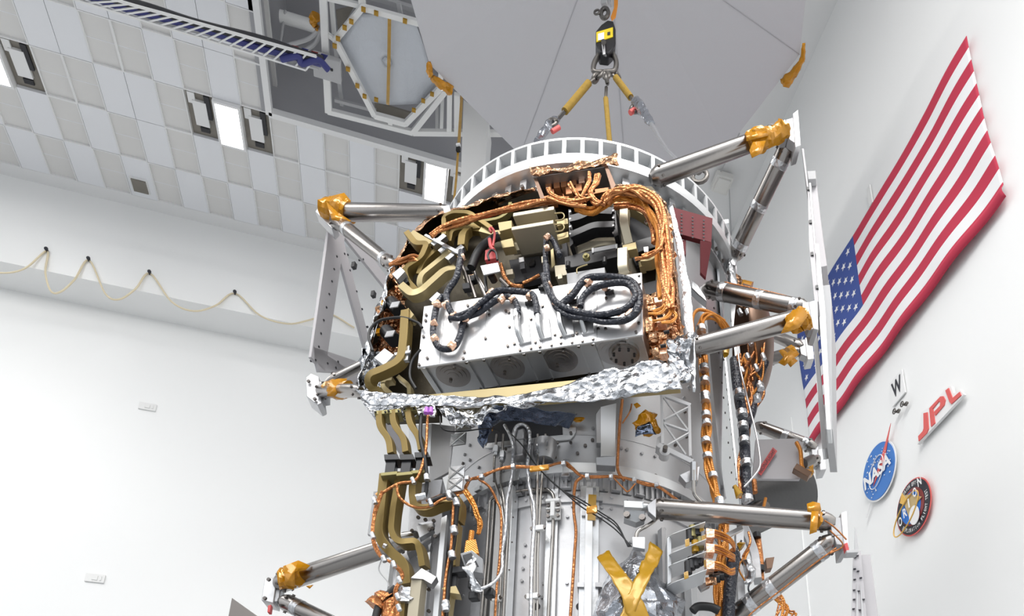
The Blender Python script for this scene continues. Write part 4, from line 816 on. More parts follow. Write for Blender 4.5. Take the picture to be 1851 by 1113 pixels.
# navy harness loops on the cover
def hpts(L, o=(0, 0), s_=1, t_=None): return [(o[0]+x/s_, o[1]+y/s_) for x, y in L]
def mtube(name, L, f, rpx, mt, parent, label=None, n=10, sm=6):
    q = [Q(p[0], p[1], p[2] if len(p) > 2 else f) for p in L]; pl = smooth(q, sm); m_ = MB(); m_.tube(pl, rpx*SM, n); return m_.build(name, mt, parent, label=label)
PA = hpts([(600, 290), (590, 360), (570, 440), (520, 520), (525, 590), (560, 650), (620, 640), (690, 600), (770, 530), (830, 510), (980, 525)], (640, 360), 3.0906)+[(968, 545), (971, 568)]
PB_ = hpts([(500, 540), (465, 590), (445, 690), (445, 770), (480, 830), (550, 830), (590, 770), (620, 670), (700, 630), (800, 560), (870, 545), (910, 590), (915, 640)], (640, 360), 3.0906)
PC_ = hpts([(880, 0), (890, 120), (920, 200), (960, 280), (1060, 318), (1200, 345), (1300, 358), (1400, 345), (1470, 285), (1480, 190), (1440, 110), (1350, 78), (1180, 75), (1110, 110), (1050, 190), (985, 245), (962, 290)], (740, 480), 3.5596)
PD = hpts([(862, 60), (890, 150), (950, 240), (1060, 295), (1200, 318), (1330, 300), (1420, 255), (1455, 180), (1390, 112), (1250, 122), (1160, 160), (1112, 215), (1100, 265)], (740, 480), 3.5596)
HF = BF+.03
mtube('navy_harness', [(p[0], p[1], HF+.012) for p in PA], HF, 5.6, 'navy', mod, 'navy cable harness looped over the box')
mtube('navy_harness', PB_, HF, 5.6, 'navy', mod, 'navy cable harness looped over the box')
mtube('navy_harness', [(p[0], p[1], HF+(.018 if i > 6 else 0)) for i, p in enumerate(PC_)], HF, 6.0, 'navy', mod, 'navy cable harness coiled on the right of the box')
mtube('navy_harness', [(p[0], p[1], HF+.03) for p in PD], HF, 5.6, 'navy', mod, 'navy cable harness coiled on the right of the box')
mtube('navy_harness', [(1006, 545), (1010, 560), (1030, 572), (1060, 575), (1090, 582), (1120, 580), (1145, 566), (1150, 545)], HF+.02, 4.6, 'navy', mod, 'navy cable harness')
mtube('navy_harness', [(988, 500), (986, 470), (987, 440), (990, 427), (1000, 435), (1012, 462)], HF-.02, 5, 'navy', mod, 'navy cable harness arching down into the module')
mtube('navy_harness', [(870, 545), (850, 565), (835, 575), (812, 575)], HF+.03, 4.5, 'navy', mod, 'navy cable harness')
for (x, y, dx, dy, r_) in ((863, 554, 4, 9, 9), (888, 530, 5, 7, 8), (907, 541, 5, 5, 7), (926, 540, 5, 4, 6), (957, 534, 3, 7, 7), (822, 571, 7, 3, 7), (840, 577, 6, 3, 7), (790, 550, 5, 2, 8), (807, 551, 6, 3, 7.5), (784, 584, 5, 2, 7), (786, 612, 6, 4, 7.5), (817, 625, 4, 6, 8), (990, 516, 7, 2, 8), (1006, 549, 6, 5, 7), (1034, 532, 4, 7, 8), (1040, 565, 3, 9, 8), (1062, 508, 5, 6, 9), (1093, 517, 4, 7, 7), (1123, 506, 6, 3, 7), (1147, 526, 7, 3, 8), (1118, 563, 4, 6, 7), (1138, 569, 5, 7, 8.5), (1079, 572, 4, 8, 8), (989, 448, 4, 1, 6), (835, 466, 6, 3, 6.5), (989, 428, 3, 3, 6)):
    a, b = Q(x-dx/2*1.0, y-dy*.5, HF+.01), Q(x+dx/2, y+dy*.5, HF+.01)
    c = (a+b)/2; m_ = MB(); n = 10; dirx = V((0, 0, 1)) if False else ebx
    tdir = (ebx*dy+UP*dx*-1).normalized() if False else (ebx*dx*.3+UP*dy*.3).normalized()
    rr = r_*.95*SM; m_.tube([c+tdir*(k-2)*rr*.42 for k in range(5)], [rr*f for f in (.84, .9, .86, .92, .84)], 10); m_.v = [crumple(p_, .005, 60, x) for p_ in m_.v]; m_.build('copper_tape_wrap', 'cut', mod, label='copper tape wrap', angle=20)
for (x, y) in ((838, 588), (1102, 528), (1035, 545), (982, 520), (958, 548), (1068, 520)):
    p = Q(x, y, BF+.012); m_ = MB(); m_.tube([p-ebx*.022, p+ebx*.022], [.011, .011], 10); m_.box(p-NM*.0, (ebx, NM, UP), (.008, .014, .008)); m_.build('cable_standoff', 'blacka', mod, label='black cable standoff')
for (x0, y0, x1, y1) in ((934, 570, 941, 620), (972, 562, 978, 612), (1011, 556, 1019, 606), (1049, 546, 1055, 602)):
    mtube('silver_connector_shell', [(x0, y0, HF), (x0, y0+12, HF+.015), (x0+2, y0+30, HF+.012), (x1+3, y1, BF+.005)], HF, 4.6, 'alu', mod, 'silver curved connector shell')
    p = Q(x0, y0-2, HF); m_ = MB(); m_.tube([Q(x0-1, y0-8, HF), Q(x0, y0+6, HF)], 6*SM, 10); m_.build('tape_wrap', 'foilt', mod, label='silver tape wrap')
    m_ = MB(); m_.prism([Q(x, y, BF) for x, y in ((x0-2, y0+22), (x1+16, y0+16), (x1+20, y1), (x1-2, y1+5))], NM*.012); m_.build('connector_plate', 'alup', mod, bevel=.002)
# waveguides, left group
def mw(name, L, w_, d_, mt, label=None, rr=.03, ref=NM, f=1.08):
    q = [Q(p[0], p[1], p[2] if len(p) > 2 else f) for p in L]; m_ = MB(); m_.tube(rounded(q, rr, 6), 0, rect=(w_*SM/2, d_*SM/2), ref=ref); return m_.build(name, mt, mod, bevel=.0012, label=label, angle=30)
mw('waveguide', [(805, 430, 1.04), (805, 396, 1.04), (822, 388, 1.06), (850, 389, 1.08), (890, 417, 1.06)], 9, 16, 'gold', 'gold bent waveguide')
mw('waveguide', [(800, 425, 1.0), (818, 408, 1.0), (845, 402, 1.0), (866, 412, 1.0)], 8, 14, 'olive', 'gold bent waveguide')
mw('waveguide', [(814, 440, 1.0), (818, 420, 1.0), (840, 414, 1.0), (870, 420, 1.0)], 9, 12, 'gold')
mw('waveguide', [(836, 448, 1.06), (838, 428, 1.06), (850, 416, 1.0), (880, 412, 1.0)], 14, 16, 'gold')
mw('waveguide', [(738, 425, 1.13), (755, 447, 1.12), (776, 446, 1.13), (765, 472, 1.13), (736, 490, 1.12), (738, 512, 1.1), (755, 530, 1.08)], 11, 20, 'gold', 'gold twisting waveguide')
mw('waveguide', [(742, 424, 1.10), (776, 444, 1.10)], 20, 6, 'goldl', 'pale wide waveguide face')
mw('waveguide', [(806, 444, 1.09), (768, 478, 1.11), (760, 500, 1.1)], 9, 18, 'gold', 'gold straight waveguide')
mw('waveguide', [(822, 457, 1.11), (764, 504, 1.14), (762, 522, 1.13), (775, 528, 1.1)], 11, 20, 'goldl', 'pale straight waveguide')
mw('waveguide', [(728, 520, 1.18), (748, 537, 1.18), (765, 531, 1.17), (806, 494, 1.12), (824, 490, 1.1)], 14, 18, 'goldl', 'large pale gold waveguide elbow', .05)
mw('waveguide', [(870, 420, 1.05), (900, 428, 1.04), (926, 418, 1.04)], 12, 16, 'goldl')
mw('waveguide', [(860, 406, 1.0), (905, 398, 1.0), (922, 386, 1.0), (924, 370, 1.0)], 7, 12, 'olive')
mprism('clamp_bar', [(766, 425), (770, 422), (832, 454), (828, 459)], 1.17, .012, 'alu', mod, 'silver clamp bar')
for x, y in ((787, 436), (798, 428), (813, 462), (830, 448), (800, 449)): mprism('clamp_saddle', [(x-9, y+3), (x+3, y-7), (x+9, y-2), (x-3, y+8)], 1.155, .03, 'alu', mod, 'silver clamp saddle')
mprism('silver_block', [(708, 495), (724, 482), (732, 490), (718, 505)], 1.17, .05, 'alup', mod); mprism('silver_block', [(775, 541), (790, 527), (799, 533), (783, 547)], 1.16, .03, 'alup', mod); mprism('black_block', [(716, 505), (732, 494), (738, 508), (722, 520)], 1.14, .05, 'blacka', mod)
for x, y in ((715, 555), (706, 607)):
    p = Q(x, y, 1.12); ax = (ebx*.55-UP*.75+NM*.1).normalized(); m_ = MB(); m_.cyl(p-ax*.05, p+ax*.05, .037, 24); m_.cyl(p-ax*.058, p-ax*.05, .03, 24); c_ = m_.build('round_actuator', 'blacka', mod, bevel=.003, label='black round actuator')
    m_ = MB(); m_.box(p+ax*.035+NM*.036, (ebx, (UP+ebx*.3).normalized(), NM), (.022, .018, .003)); m_.build('label_plate', 'gpaint', c_, label='small grey label')
    m_ = MB(); m_.box(p-ax*.055-ebx*.03, (ebx, UP, NM), (.02, .016, .01)); m_.build('amber_connector', 'kap', c_, label='amber connector')
mw('waveguide', [(736, 566, 1.2), (733, 620, 1.2), (728, 656, 1.2), (696, 672, 1.2), (672, 681, 1.2), (671, 698, 1.17), (690, 716, 1.12)], 15, 18, 'gold', 'large gold waveguide running down the left side', .05)
mprism('waveguide_cap', [(722, 570), (738, 556), (748, 568), (742, 576)], 1.21, .05, 'goldl', mod)
mprism('clamp_plate', [(722, 628), (740, 624), (737, 650), (718, 652)], 1.215, .02, 'alu', mod, 'silver clamp plate'); mprism('clamp_plate', [(712, 637), (742, 632), (741, 637), (713, 642)], 1.225, .01, 'alud', mod)
mprism('silver_block', [(676, 646), (695, 629), (712, 641), (694, 660)], 1.2, .05, 'aluw', mod, 'bright square silver block')
mw('waveguide', [(712, 688, 1.1), (697, 690, 1.1), (694, 702, 1.1), (712, 718, 1.08)], 8, 14, 'goldl'); mw('waveguide', [(722, 684, 1.1), (742, 700, 1.1), (743, 718, 1.08)], 7, 14, 'goldl')
mtube('black_cable', [(674, 634), (667, 612), (670, 594), (685, 580), (705, 575), (730, 574), (755, 583), (763, 592)], 1.22, 2.4, 'black', mod, 'thin black cable arch'); mtube('black_cable', [(760, 632), (745, 652), (741, 680), (752, 702)], 1.2, 2.4, 'black', mod)
# central equipment
def fb2(name, bl, br, h_, d_, f, mt, label=None, bevel=.0025): return fbox(name, bl, br, h_, d_, f, mt, mod, label, bevel)[0]
fb2('amplifier_box', (927, 391), (1001, 379), 9, .11, 1.10, 'beige', 'beige slim amplifier box, upper one'); fb2('amplifier_box', (924, 417), (1000, 403), 9, .16, 1.14, 'beige', 'beige slim amplifier box, lower one')
fb2('amplifier_side', (926, 455), (1000, 440), 36, .03, .98, 'beige'); fb2('mount_rail', (920, 430), (1005, 416), 5, .05, 1.0, 'goldl')
for y_ in (388, 408): mtube('thin_tube', [(1003, y_-2), (1016, y_-3), (1020, y_+3), (1016, y_+9), (1004, y_+11)], 1.1, 1.3, 'goldl', mod)
for L, d_ in (([(1006, 398), (1026, 394), (1027, 404), (1007, 408)], .03), ([(1006, 424), (1027, 418), (1028, 428), (1008, 434)], .03), ([(900, 402), (925, 398), (925, 412), (903, 418)], .05), ([(905, 435), (926, 430), (930, 445), (908, 448)], .05)): mprism('waveguide_stub', L, 1.08, d_, 'goldl', mod)
mprism('black_flange', [(1027, 378), (1032, 378), (1036, 440), (1030, 446)], 1.12, .09, 'blacka', mod); mprism('black_flange', [(1106, 374), (1112, 372), (1118, 424), (1110, 428)], 1.12, .09, 'blacka', mod)
mw('flexible_waveguide', [(1032, 404, 1.1), (1050, 400, 1.1), (1075, 388, 1.1), (1110, 390, 1.1)], 17, 22, 'blacka', 'black flexible waveguide, upper one', .06); mw('flexible_waveguide', [(1033, 433, 1.1), (1055, 424, 1.1), (1075, 415, 1.1), (1112, 414, 1.1)], 15, 22, 'blacka', 'black flexible waveguide, lower one', .06)
for y_ in (384, 397, 411, 424): bolt(Q(1031, y_, 1.125), NM, .006, mod, 'alud'); bolt(Q(1109, y_-2, 1.125), NM, .006, mod, 'alud')
mprism('metal_strap', [(1036, 450), (1060, 436), (1110, 434), (1125, 438), (1125, 446), (1060, 452), (1040, 462)], 1.02, .02, 'beige', mod)
mprism('long_black_unit', [(1020, 464), (1124, 440), (1124, 462), (1022, 486)], 1.08, .1, 'blacka', mod, 'long black unit with small white labels')
mprism('label_plate', [(1069, 449), (1116, 440), (1116, 447), (1070, 456)], 1.083, .003, 'gpaint', mod); mprism('label_plate', [(1069, 448), (1073, 447), (1073, 456), (1070, 457)], 1.086, .003, 'white', mod, 'small white label'); mprism('label_plate', [(1112, 441), (1116, 440), (1116, 448), (1113, 449)], 1.086, .003, 'white', mod, 'small white label')
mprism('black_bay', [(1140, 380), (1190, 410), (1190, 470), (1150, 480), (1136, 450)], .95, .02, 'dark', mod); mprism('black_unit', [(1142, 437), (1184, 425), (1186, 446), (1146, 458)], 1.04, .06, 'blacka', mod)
mprism('black_unit', [(1163, 512), (1190, 505), (1194, 530), (1166, 536)], 1.02, .06, 'dark', mod); mprism('black_unit', [(920, 470), (975, 462), (990, 500), (930, 512)], .97, .04, 'dark', mod); mprism('black_unit', [(1000, 440), (1024, 436), (1030, 490), (1010, 494)], .96, .04, 'dark', mod)
mw('waveguide', [(1120, 380, 1.12), (1130, 376, 1.14), (1129, 408, 1.14), (1138, 444, 1.1)], 15, 18, 'beige', 'beige upright waveguide'); mprism('waveguide_flange', [(1125, 443), (1149, 437), (1151, 449), (1126, 454)], 1.14, .05, 'goldl', mod)
mw('waveguide', [(1127, 455, 1.14), (1127, 490, 1.14), (1132, 500, 1.1)], 17, 18, 'beige', 'beige upright waveguide')
mw('waveguide', [(1117, 377, 1.0), (1140, 379, 1.04), (1172, 398, 1.06), (1191, 412, 1.06), (1192, 462, 1.06), (1180, 477, 1.06), (1160, 478, 1.06)], 8, 22, 'goldl', 'pale olive looped waveguide', .05)
mw('waveguide', [(1160, 478, 1.04), (1162, 488, 1.04)], 10, 16, 'goldl'); mw('waveguide', [(1192, 480, .99), (1190, 540, .99)], 9, 14, 'goldl')
mprism('silver_clip', [(1164, 400), (1180, 387), (1182, 391), (1167, 404)], 1.14, .01, 'alu', mod); mprism('silver_clip', [(1163, 446), (1172, 445), (1172, 455), (1164, 455)], 1.12, .03, 'alu', mod)
mprism('grey_unit', [(1024, 494), (1093, 483), (1094, 505), (1026, 516)], 1.1, .08, 'gpaint', mod, 'dark grey unit behind the silver box')
mprism('beige_unit', [(1002, 480), (1120, 466), (1122, 480), (1004, 500)], 1.0, .06, 'beige', mod)
for x, y in ((1027, 477), (1093, 470)): p = Q(x, y, 1.1); m_ = MB(); m_.cyl(p+UP*.012, p-UP*.02, .012, 10); m_.build('standoff_foot', 'blacka', mod)
p = Q(1061, 468, 1.12); m_ = MB(); m_.cyl(p, p+NM*.02, .018, 16); m_.cyl(p+NM*.02, p+NM*.03, .009, 10); m_.build('coaxial_port', 'olive', mod, label='brass coaxial port'); mtube('thin_tube', [(1062, 478), (1050, 482), (1043, 486), (1043, 494)], 1.12, 1.2, 'goldl', mod)
# connectors between: red plug, plate, black hose
mtube('black_hose', [(852, 484), (860, 464), (872, 446), (890, 432), (903, 426)], 1.12, 8, 'black', mod, 'thick black hose')
mtube('red_cable', [(888, 420), (885, 414), (889, 412), (894, 422), (891, 445)], 1.16, 2.2, 'rsign', mod, 'red cable loop'); mtube('red_cable', [(885, 432), (887, 445), (892, 452)], 1.16, 3.4, 'rsign', mod)
mprism('red_plug', [(877, 452), (894, 447), (897, 466), (876, 470)], 1.13, .04, 'rsign', mod, 'red plug'); mtube('black_cable', [(884, 470), (882, 460), (888, 452), (896, 456), (899, 470)], 1.18, 2, 'black', mod)
mprism('steel_plate', [(868, 480), (900, 474), (904, 490), (874, 497)], 1.18, .008, 'alup', mod, 'pale switch plate'); mtube('black_cable', [(877, 497), (878, 515), (880, 528)], 1.14, 3, 'black', mod); p = Q(889, 499, 1.15); m_ = MB(); m_.cyl(p+NM*.01, p-NM*.03, .02, 16); m_.build('round_connector', 'tid', mod)
for i, (x0, y0, x1, y1) in enumerate(((848, 500, 860, 540), (858, 492, 880, 540), (835, 480, 850, 520), (905, 505, 920, 520), (866, 505, 890, 545))): mtube('support_rod', [(x0, y0), (x1, y1)], 1.06, 4, ('tid', 'ti', 'tid')[i % 3], mod)
random.seed(11)
for k in range(26):
    x = random.uniform(835, 1010); y = random.uniform(455, 520)-(x-850)*.06
    if 866 < x < 906 and y < 500: continue
    w_ = random.uniform(5, 13); h_ = random.uniform(4, 11); mprism('small_component', [(x, y), (x+w_, y-2), (x+w_+1, y+h_), (x+1, y+h_+2)], random.uniform(.98, 1.08), .03, random.choice(('dark', 'blacka', 'tid', 'beige', 'cu', 'cuf', 'plate', 'alud')), mod)
mtube('copper_wire', [(905, 478), (912, 500), (925, 515), (945, 518)], 1.05, 4, 'cord', mod); mtube('copper_wire', [(975, 497), (960, 505), (945, 512)], 1.05, 3, 'cord', mod)
mprism('yellow_tag', [(995, 452), (1000, 448), (1003, 478), (997, 484)], 1.14, .004, 'goldl', mod)
# top tray with copper connectors
m = MB(); T0 = 1.14
tray = [(963, 313), (1095, 295), (1112, 336), (1108, 352), (985, 368)]
mprism('connector_tray', [(966, 316), (1095, 298), (1100, 345), (985, 368)], .98, .02, 'tray', mod, 'copper brown connector tray')
m_ = MB(); m_.patch(patchrows([Q(x, y, 1.13) for x, y in ((955, 306), (1000, 300), (1060, 292), (1113, 280))], [Q(x, y, 1.14) for x, y in ((962, 318), (1000, 312), (1060, 304), (1118, 296))], 26, 8, .02, 10, 4)); m_.build('tray_blanket', 'cuf', mod, solid=.003, label='crumpled copper blanket on the tray edge')
mprism('tray_wall', [(962, 316), (968, 315), (988, 366), (980, 370)], 1.12, .14, 'shade', mod, 'brown tray wall'); mprism('tray_wall', [(1092, 300), (1098, 298), (1113, 334), (1106, 345)], 1.13, .14, 'shade', mod, 'brown tray wall'); mprism('tray_lip', [(962, 314), (1096, 295), (1098, 301), (963, 320)], 1.13, .12, 'alud', mod, 'silver tray lip')
for (x, y) in ((985, 330), (1000, 327), (1013, 325), (1030, 322), (1045, 318), (1058, 316), (990, 343), (1022, 338), (1040, 333)): mprism('copper_connector', [(x, y), (x+11, y-2), (x+12, y+11), (x+1, y+13)], 1.08, .07, random.choice(('tray', 'cut', 'tray')), mod, None)
for i, L in enumerate(([(990, 340), (998, 352), (1020, 360), (1045, 362), (1070, 358)], [(1030, 330), (1038, 345), (1048, 358), (1060, 362)], [(1083, 315), (1080, 330), (1070, 345), (1075, 362), (1095, 370)], [(1078, 315), (1074, 332), (1066, 350), (1078, 368), (1092, 362), (1102, 345)], [(988, 358), (1010, 366), (1040, 370), (1060, 372)], [(1066, 312), (1068, 325), (1060, 340), (1050, 355)])):
    bundle('copper_cable_bundle', [(x, y, P_) for x, y in L for P_ in [0]] and [(x, y, 3.02) for x, y in L], 3.5, 4, 2.2, 'cord', mod, 'copper-brown cable bundle', i)
for x, y in ((990, 344), (1031, 331), (1069, 325)): mtube('blue_boot', [(x-1, y-4), (x+3, y+6)], 1.09, 3.4, 'navy', mod)
bundle('copper_cable_bundle', [(1095, 366, 3.0), (1104, 350, 2.97), (1130, 344, 2.95), (1160, 348, 2.93), (1183, 365, 2.92), (1196, 395, 2.91), (1202, 440, 2.9), (1205, 490, 2.9), (1208, 530, 2.9), (1210, 560, 2.9)], 8, 8, 3.6, 'cord', mod, 'thick copper-brown cable bundle down the right side', 3)
bundle('copper_cable_bundle', [(1040, 372, 3.06), (1070, 380, 3.05), (1100, 362, 3.03), (1130, 358, 3.0), (1160, 362, 2.98), (1180, 385, 2.96), (1192, 420, 2.95), (1196, 480, 2.94), (1200, 540, 2.93)], 8, 7, 3.2, 'wire', mod, 'thick copper-brown cable bundle', 5)
bundle('copper_cable_bundle', [(1110, 372, 3.08), (1150, 372, 3.05), (1178, 395, 3.02), (1186, 440, 3.0)], 6, 6, 3, 'cord', mod, None, 6)
bundle('copper_cable_bundle', [(780, 428, 3.3), (800, 412, 3.28), (845, 398, 3.24), (890, 384, 3.2), (940, 372, 3.15), (990, 364, 3.1), (1030, 362, 3.06)], 5, 6, 3, 'cord', mod, 'copper-brown cable bundle along the top edge', 7)
bundle('copper_cable_bundle', [(705, 480, 3.45), (720, 472, 3.43), (745, 466, 3.4), (758, 470, 3.4)], 5, 5, 2.6, 'cord', mod, None, 8)
bundle('copper_cable_bundle', [(1198, 430, 2.88), (1190, 450, 2.88), (1170, 464, 2.9), (1148, 468, 2.92)], 2, 3, 2.4, 'cord', mod, None, 9); bundle('copper_cable_bundle', [(1198, 450, 2.88), (1175, 456, 2.9), (1160, 462, 2.9)], 2, 3, 2, 'cord', mod, None, 10)
for i, L in enumerate(([(1205, 540), (1215, 560), (1222, 570), (1215, 580), (1195, 584)], [(1203, 540), (1198, 555), (1180, 562)], [(1206, 545), (1200, 560), (1190, 566), (1172, 568)], [(1208, 550), (1212, 565), (1200, 576), (1180, 580)])): bundle('copper_cable_bundle', [(x, y, 2.9) for x, y in L], 2.2, 3, 1.8, 'wire', mod, None, 20+i)
random.seed(5)
for (x, y, w_, h_) in ((1168, 535, 12, 13), (1182, 536, 14, 9), (1170, 552, 16, 8), (1166, 572, 13, 25), (1182, 582, 18, 14), (1172, 600, 14, 10), (1190, 600, 14, 10), (1175, 614, 12, 9), (1190, 614, 14, 12), (1178, 628, 12, 10), (1192, 630, 12, 8), (1180, 642, 12, 8), (1170, 590, 10, 10), (1186, 572, 16, 9)): mprism('copper_connector', [(x, y+1), (x+w_, y-1), (x+w_+1, y+h_), (x+1, y+h_+2)], random.uniform(1.08, 1.14), .05, random.choice(('cut', 'cu', 'cu', 'cuf')), mod, None)
m_ = MB(); m_.patch(patchrows([Q(x, y, 1.02) for x, y in ((1163, 530), (1200, 530), (1225, 530))], [Q(x, y, 1.02) for x, y in ((1175, 655), (1200, 655), (1225, 645))], 14, 24, .035, 14, 5)); m_.build('copper_lining', 'cuf', mod, solid=.003, label='crumpled copper foil')
for x, y in ((1190, 558), (1193, 570), (1205, 600), (1199, 625)): mtube('black_boot', [(x-5, y+1), (x+5, y-1)], 1.16, 3.2, 'blacka', mod)
# red bracket and lugs right of the module
quadp('red_bracket', [(1216, 374, 3.34), (1288, 394, 3.34), (1286, 438, 3.34), (1218, 420, 3.34)], .03, 'red', craft, 'dark red anodised bracket plate'); quadp('red_bracket', [(1266, 434, 3.3), (1287, 438, 3.34), (1276, 502, 3.4), (1266, 492, 3.36)], .02, 'red', craft, 'dark red bracket leg')
for cx_ in (1232, 1252, 1272):
    for k in range(7): p = P(cx_, 388+(cx_-1232)*.28+k*6, 3.33); q = MB(); q.cyl(p, p-AD*.004, .005, 8); q.build('screw_hole', 'dark', craft)
quadp('red_block', [(1228, 434, 3.36), (1240, 433, 3.36), (1240, 460, 3.36), (1229, 461, 3.36)], .04, 'red', craft, 'small dark red block'); quadp('red_block', [(1230, 634, 3.2), (1246, 628, 3.2), (1247, 654, 3.22), (1230, 658, 3.22)], .05, 'red', craft, 'small dark red block')
# ---- waveguides running down the left side of the body
def wgl(name, L, w_, d_, mt, label=None, rr=.06, ref=NM): return wg(name, L, w_, d_, mt, craft, label, ref, rr)
TW = 3.36
for i, (L, tp, bt) in enumerate((([(688, 748), (689, 776), (706, 796), (709, 822)], (688, 744), (707, 822)), ([(712, 745), (714, 772), (733, 794), (736, 820)], (712, 742), (735, 822)), ([(740, 741), (743, 770), (760, 792), (764, 816)], (740, 738), (762, 818)))):
    wgl('curved_waveguide', [(x, y, TW) for x, y in L], 11, 16, 'gold', 'gold waveguide in an S bend below the module', .09)
    quadp('waveguide_flange', [(tp[0]-12, tp[1]-2, TW-.02), (tp[0]+12, tp[1]-4, TW-.02), (tp[0]+13, tp[1]+3, TW-.02), (tp[0]-11, tp[1]+5, TW-.02)], .07, 'olive', craft)
    for dx in (-9, 9): bolt(P(tp[0]+dx, tp[1]+1, TW-.022), NM, .005, craft, 'blacka')
    x, y = bt
    quadp('waveguide_flange', [(x-13, y-1, TW-.02), (x+11, y-2, TW-.02), (x+16, y+8, TW-.02), (x-12, y+9, TW-.02)], .07, 'blacka', craft)
    x -= 3*1; y += 32
    quadp('flexible_section', [(x-6, y-24, TW-.01), (x+12, y-25, TW-.01), (x+9, y, TW-.01), (x-9, y+1, TW-.01)], .05, 'blacka', craft, 'short black flexible waveguide section')
    quadp('waveguide_flange', [(x-16, y, TW-.02), (x+14, y-3, TW-.02), (x+14, y+3, TW-.02), (x-16, y+6, TW-.02)], .08, 'olive', craft)
wgl('long_waveguide', [(699, 860, 3.40), (692, 930, 3.42), (687, 972, 3.44), (708, 1000, 3.45), (736, 1022, 3.46), (738, 1058, 3.47)], 17, 22, 'gold', 'long gold waveguide, outer left one', .10)
wgl('long_waveguide', [(727, 858, 3.40), (715, 930, 3.42), (712, 966, 3.43), (724, 985, 3.43), (757, 982, 3.43), (764, 1000, 3.44), (768, 1026, 3.45)], 11, 24, 'gold', 'long gold waveguide, middle one', .04)
wgl('long_waveguide', [(754, 855, 3.40), (749, 893, 3.42), (753, 920, 3.42), (775, 924, 3.42), (800, 912, 3.42), (832, 905, 3.43), (833, 925, 3.44), (829, 945, 3.45)], 13, 22, 'gold', 'long gold waveguide, inner one', .05)
wgl('long_waveguide', [(827, 950, 3.45), (824, 985, 3.46), (821, 1026, 3.46)], 12, 18, 'gold', None)
quadp('waveguide_flange', [(806, 1026, 3.4), (832, 1022, 3.4), (842, 1032, 3.4), (812, 1036, 3.4)], .06, 'blacka', craft); quadp('flexible_section', [(811, 1032, 3.42), (827, 1032, 3.42), (824, 1064, 3.42), (807, 1064, 3.42)], .05, 'blacka', craft, 'black flexible waveguide section')
quadp('waveguide_flange', [(798, 1062, 3.4), (824, 1058, 3.4), (832, 1074, 3.4), (803, 1070, 3.4)], .06, 'goldl', craft)
wgl('long_waveguide', [(814, 1072, 3.45), (810, 1100, 3.46), (806, 1140, 3.47)], 13, 20, 'goldl')
quadp('white_flange', [(742, 1044, 3.4), (762, 1026, 3.42), (790, 1042, 3.44), (780, 1056, 3.44), (765, 1046, 3.4)], .05, 'alud', craft, 'silver waveguide connector flange'); wgl('long_waveguide', [(758, 1052, 3.44), (754, 1085, 3.45), (748, 1140, 3.46)], 20, 22, 'taupe' if False else 'beige', 'wide brown-grey waveguide')
wgl('long_waveguide', [(730, 1088, 3.46), (726, 1140, 3.47)], 12, 16, 'gold'); quadp('pipe_clamp', [(712, 1072, 3.42), (722, 1068, 3.42), (748, 1080, 3.42), (742, 1084, 3.42)], .05, 'alud', craft); quadp('pipe_clamp', [(724, 1060, 3.42), (742, 1060, 3.42), (740, 1086, 3.42), (722, 1086, 3.42)], .03, 'foilt', craft)
tie((694, 985, 3.4), (699, 988, 3.4), 5, craft)
# orange wire and black cable with ties on the left
wb = [(680, 890, 3.36), (688, 905, 3.38), (675, 945, 3.38), (672, 990, 3.38), (680, 1005, 3.4), (700, 1013, 3.4), (720, 1025, 3.4), (724, 1045, 3.4), (714, 1065, 3.4), (714, 1095, 3.42), (720, 1140, 3.42)]
wb = [(692, 888, 3.34), (676, 930, 3.36), (674, 975, 3.37), (688, 1005, 3.38), (712, 1018, 3.38), (728, 1040, 3.4), (716, 1066, 3.4), (717, 1095, 3.42), (721, 1140, 3.42)]
bundle('orange_wire_bundle', wb, 2.5, 4, 2, 'cord', craft, 'orange wire bundle beside the left waveguide', 31)
tb('orange_wire', [(692, 890, 3.33), (720, 874, 3.33), (750, 868, 3.33), (762, 845, 3.33), (770, 810, 3.33), (772, 770, 3.34), (773, 745, 3.36)], 2.6, 'cord', craft); tb('orange_wire', [(717, 876, 3.33), (722, 898, 3.34), (745, 915, 3.35), (775, 916, 3.36), (800, 902, 3.36), (830, 895, 3.37)], 2.6, 'cord', craft)
for x, y in ((677, 905), (674, 968), (694, 1010), (712, 1020), (722, 1048), (719, 1078), (721, 1098), (747, 869), (778, 908), (812, 896)): tie((x-2, y-5, 3.33), (x+2, y+5, 3.33), 4.8, craft)
tb('black_cable', [(762, 748, 3.34), (760, 790, 3.33), (768, 830, 3.33), (772, 870, 3.34), (768, 900, 3.35)], 3.4, 'black', craft); tie((771, 858, 3.32), (772, 868, 3.32), 6, craft); tie((752, 900, 3.32), (770, 896, 3.32), 8, craft)
for x in (771, 779): q = MB(); p = P(x, 741, 3.2); q.cyl(p-UP*.018, p+UP*.014, .012, 12, r2=.009); q.build('purple_cap', 'purp', craft, label='small purple cap')
tb('black_cable', [(780, 905, 3.37), (800, 898, 3.37), (815, 893, 3.36), (825, 905, 3.36), (824, 930, 3.38), (820, 975, 3.4), (816, 1000, 3.4), (810, 1050, 3.4), (806, 1100, 3.4), (803, 1140, 3.4)], 5.2, 'black', craft, label='black sleeved cable')
tb('orange_wire', [(820, 905, 3.36), (818, 940, 3.37), (815, 990, 3.38), (806, 1040, 3.38), (802, 1090, 3.38), (798, 1140, 3.38)], 2.6, 'cord', craft)
for x, y in ((812, 895), (825, 908), (821, 958), (817, 1003), (806, 1092), (805, 1098)): tie((x-1, y-6, 3.36), (x+1, y+6, 3.36), 7.5, craft)
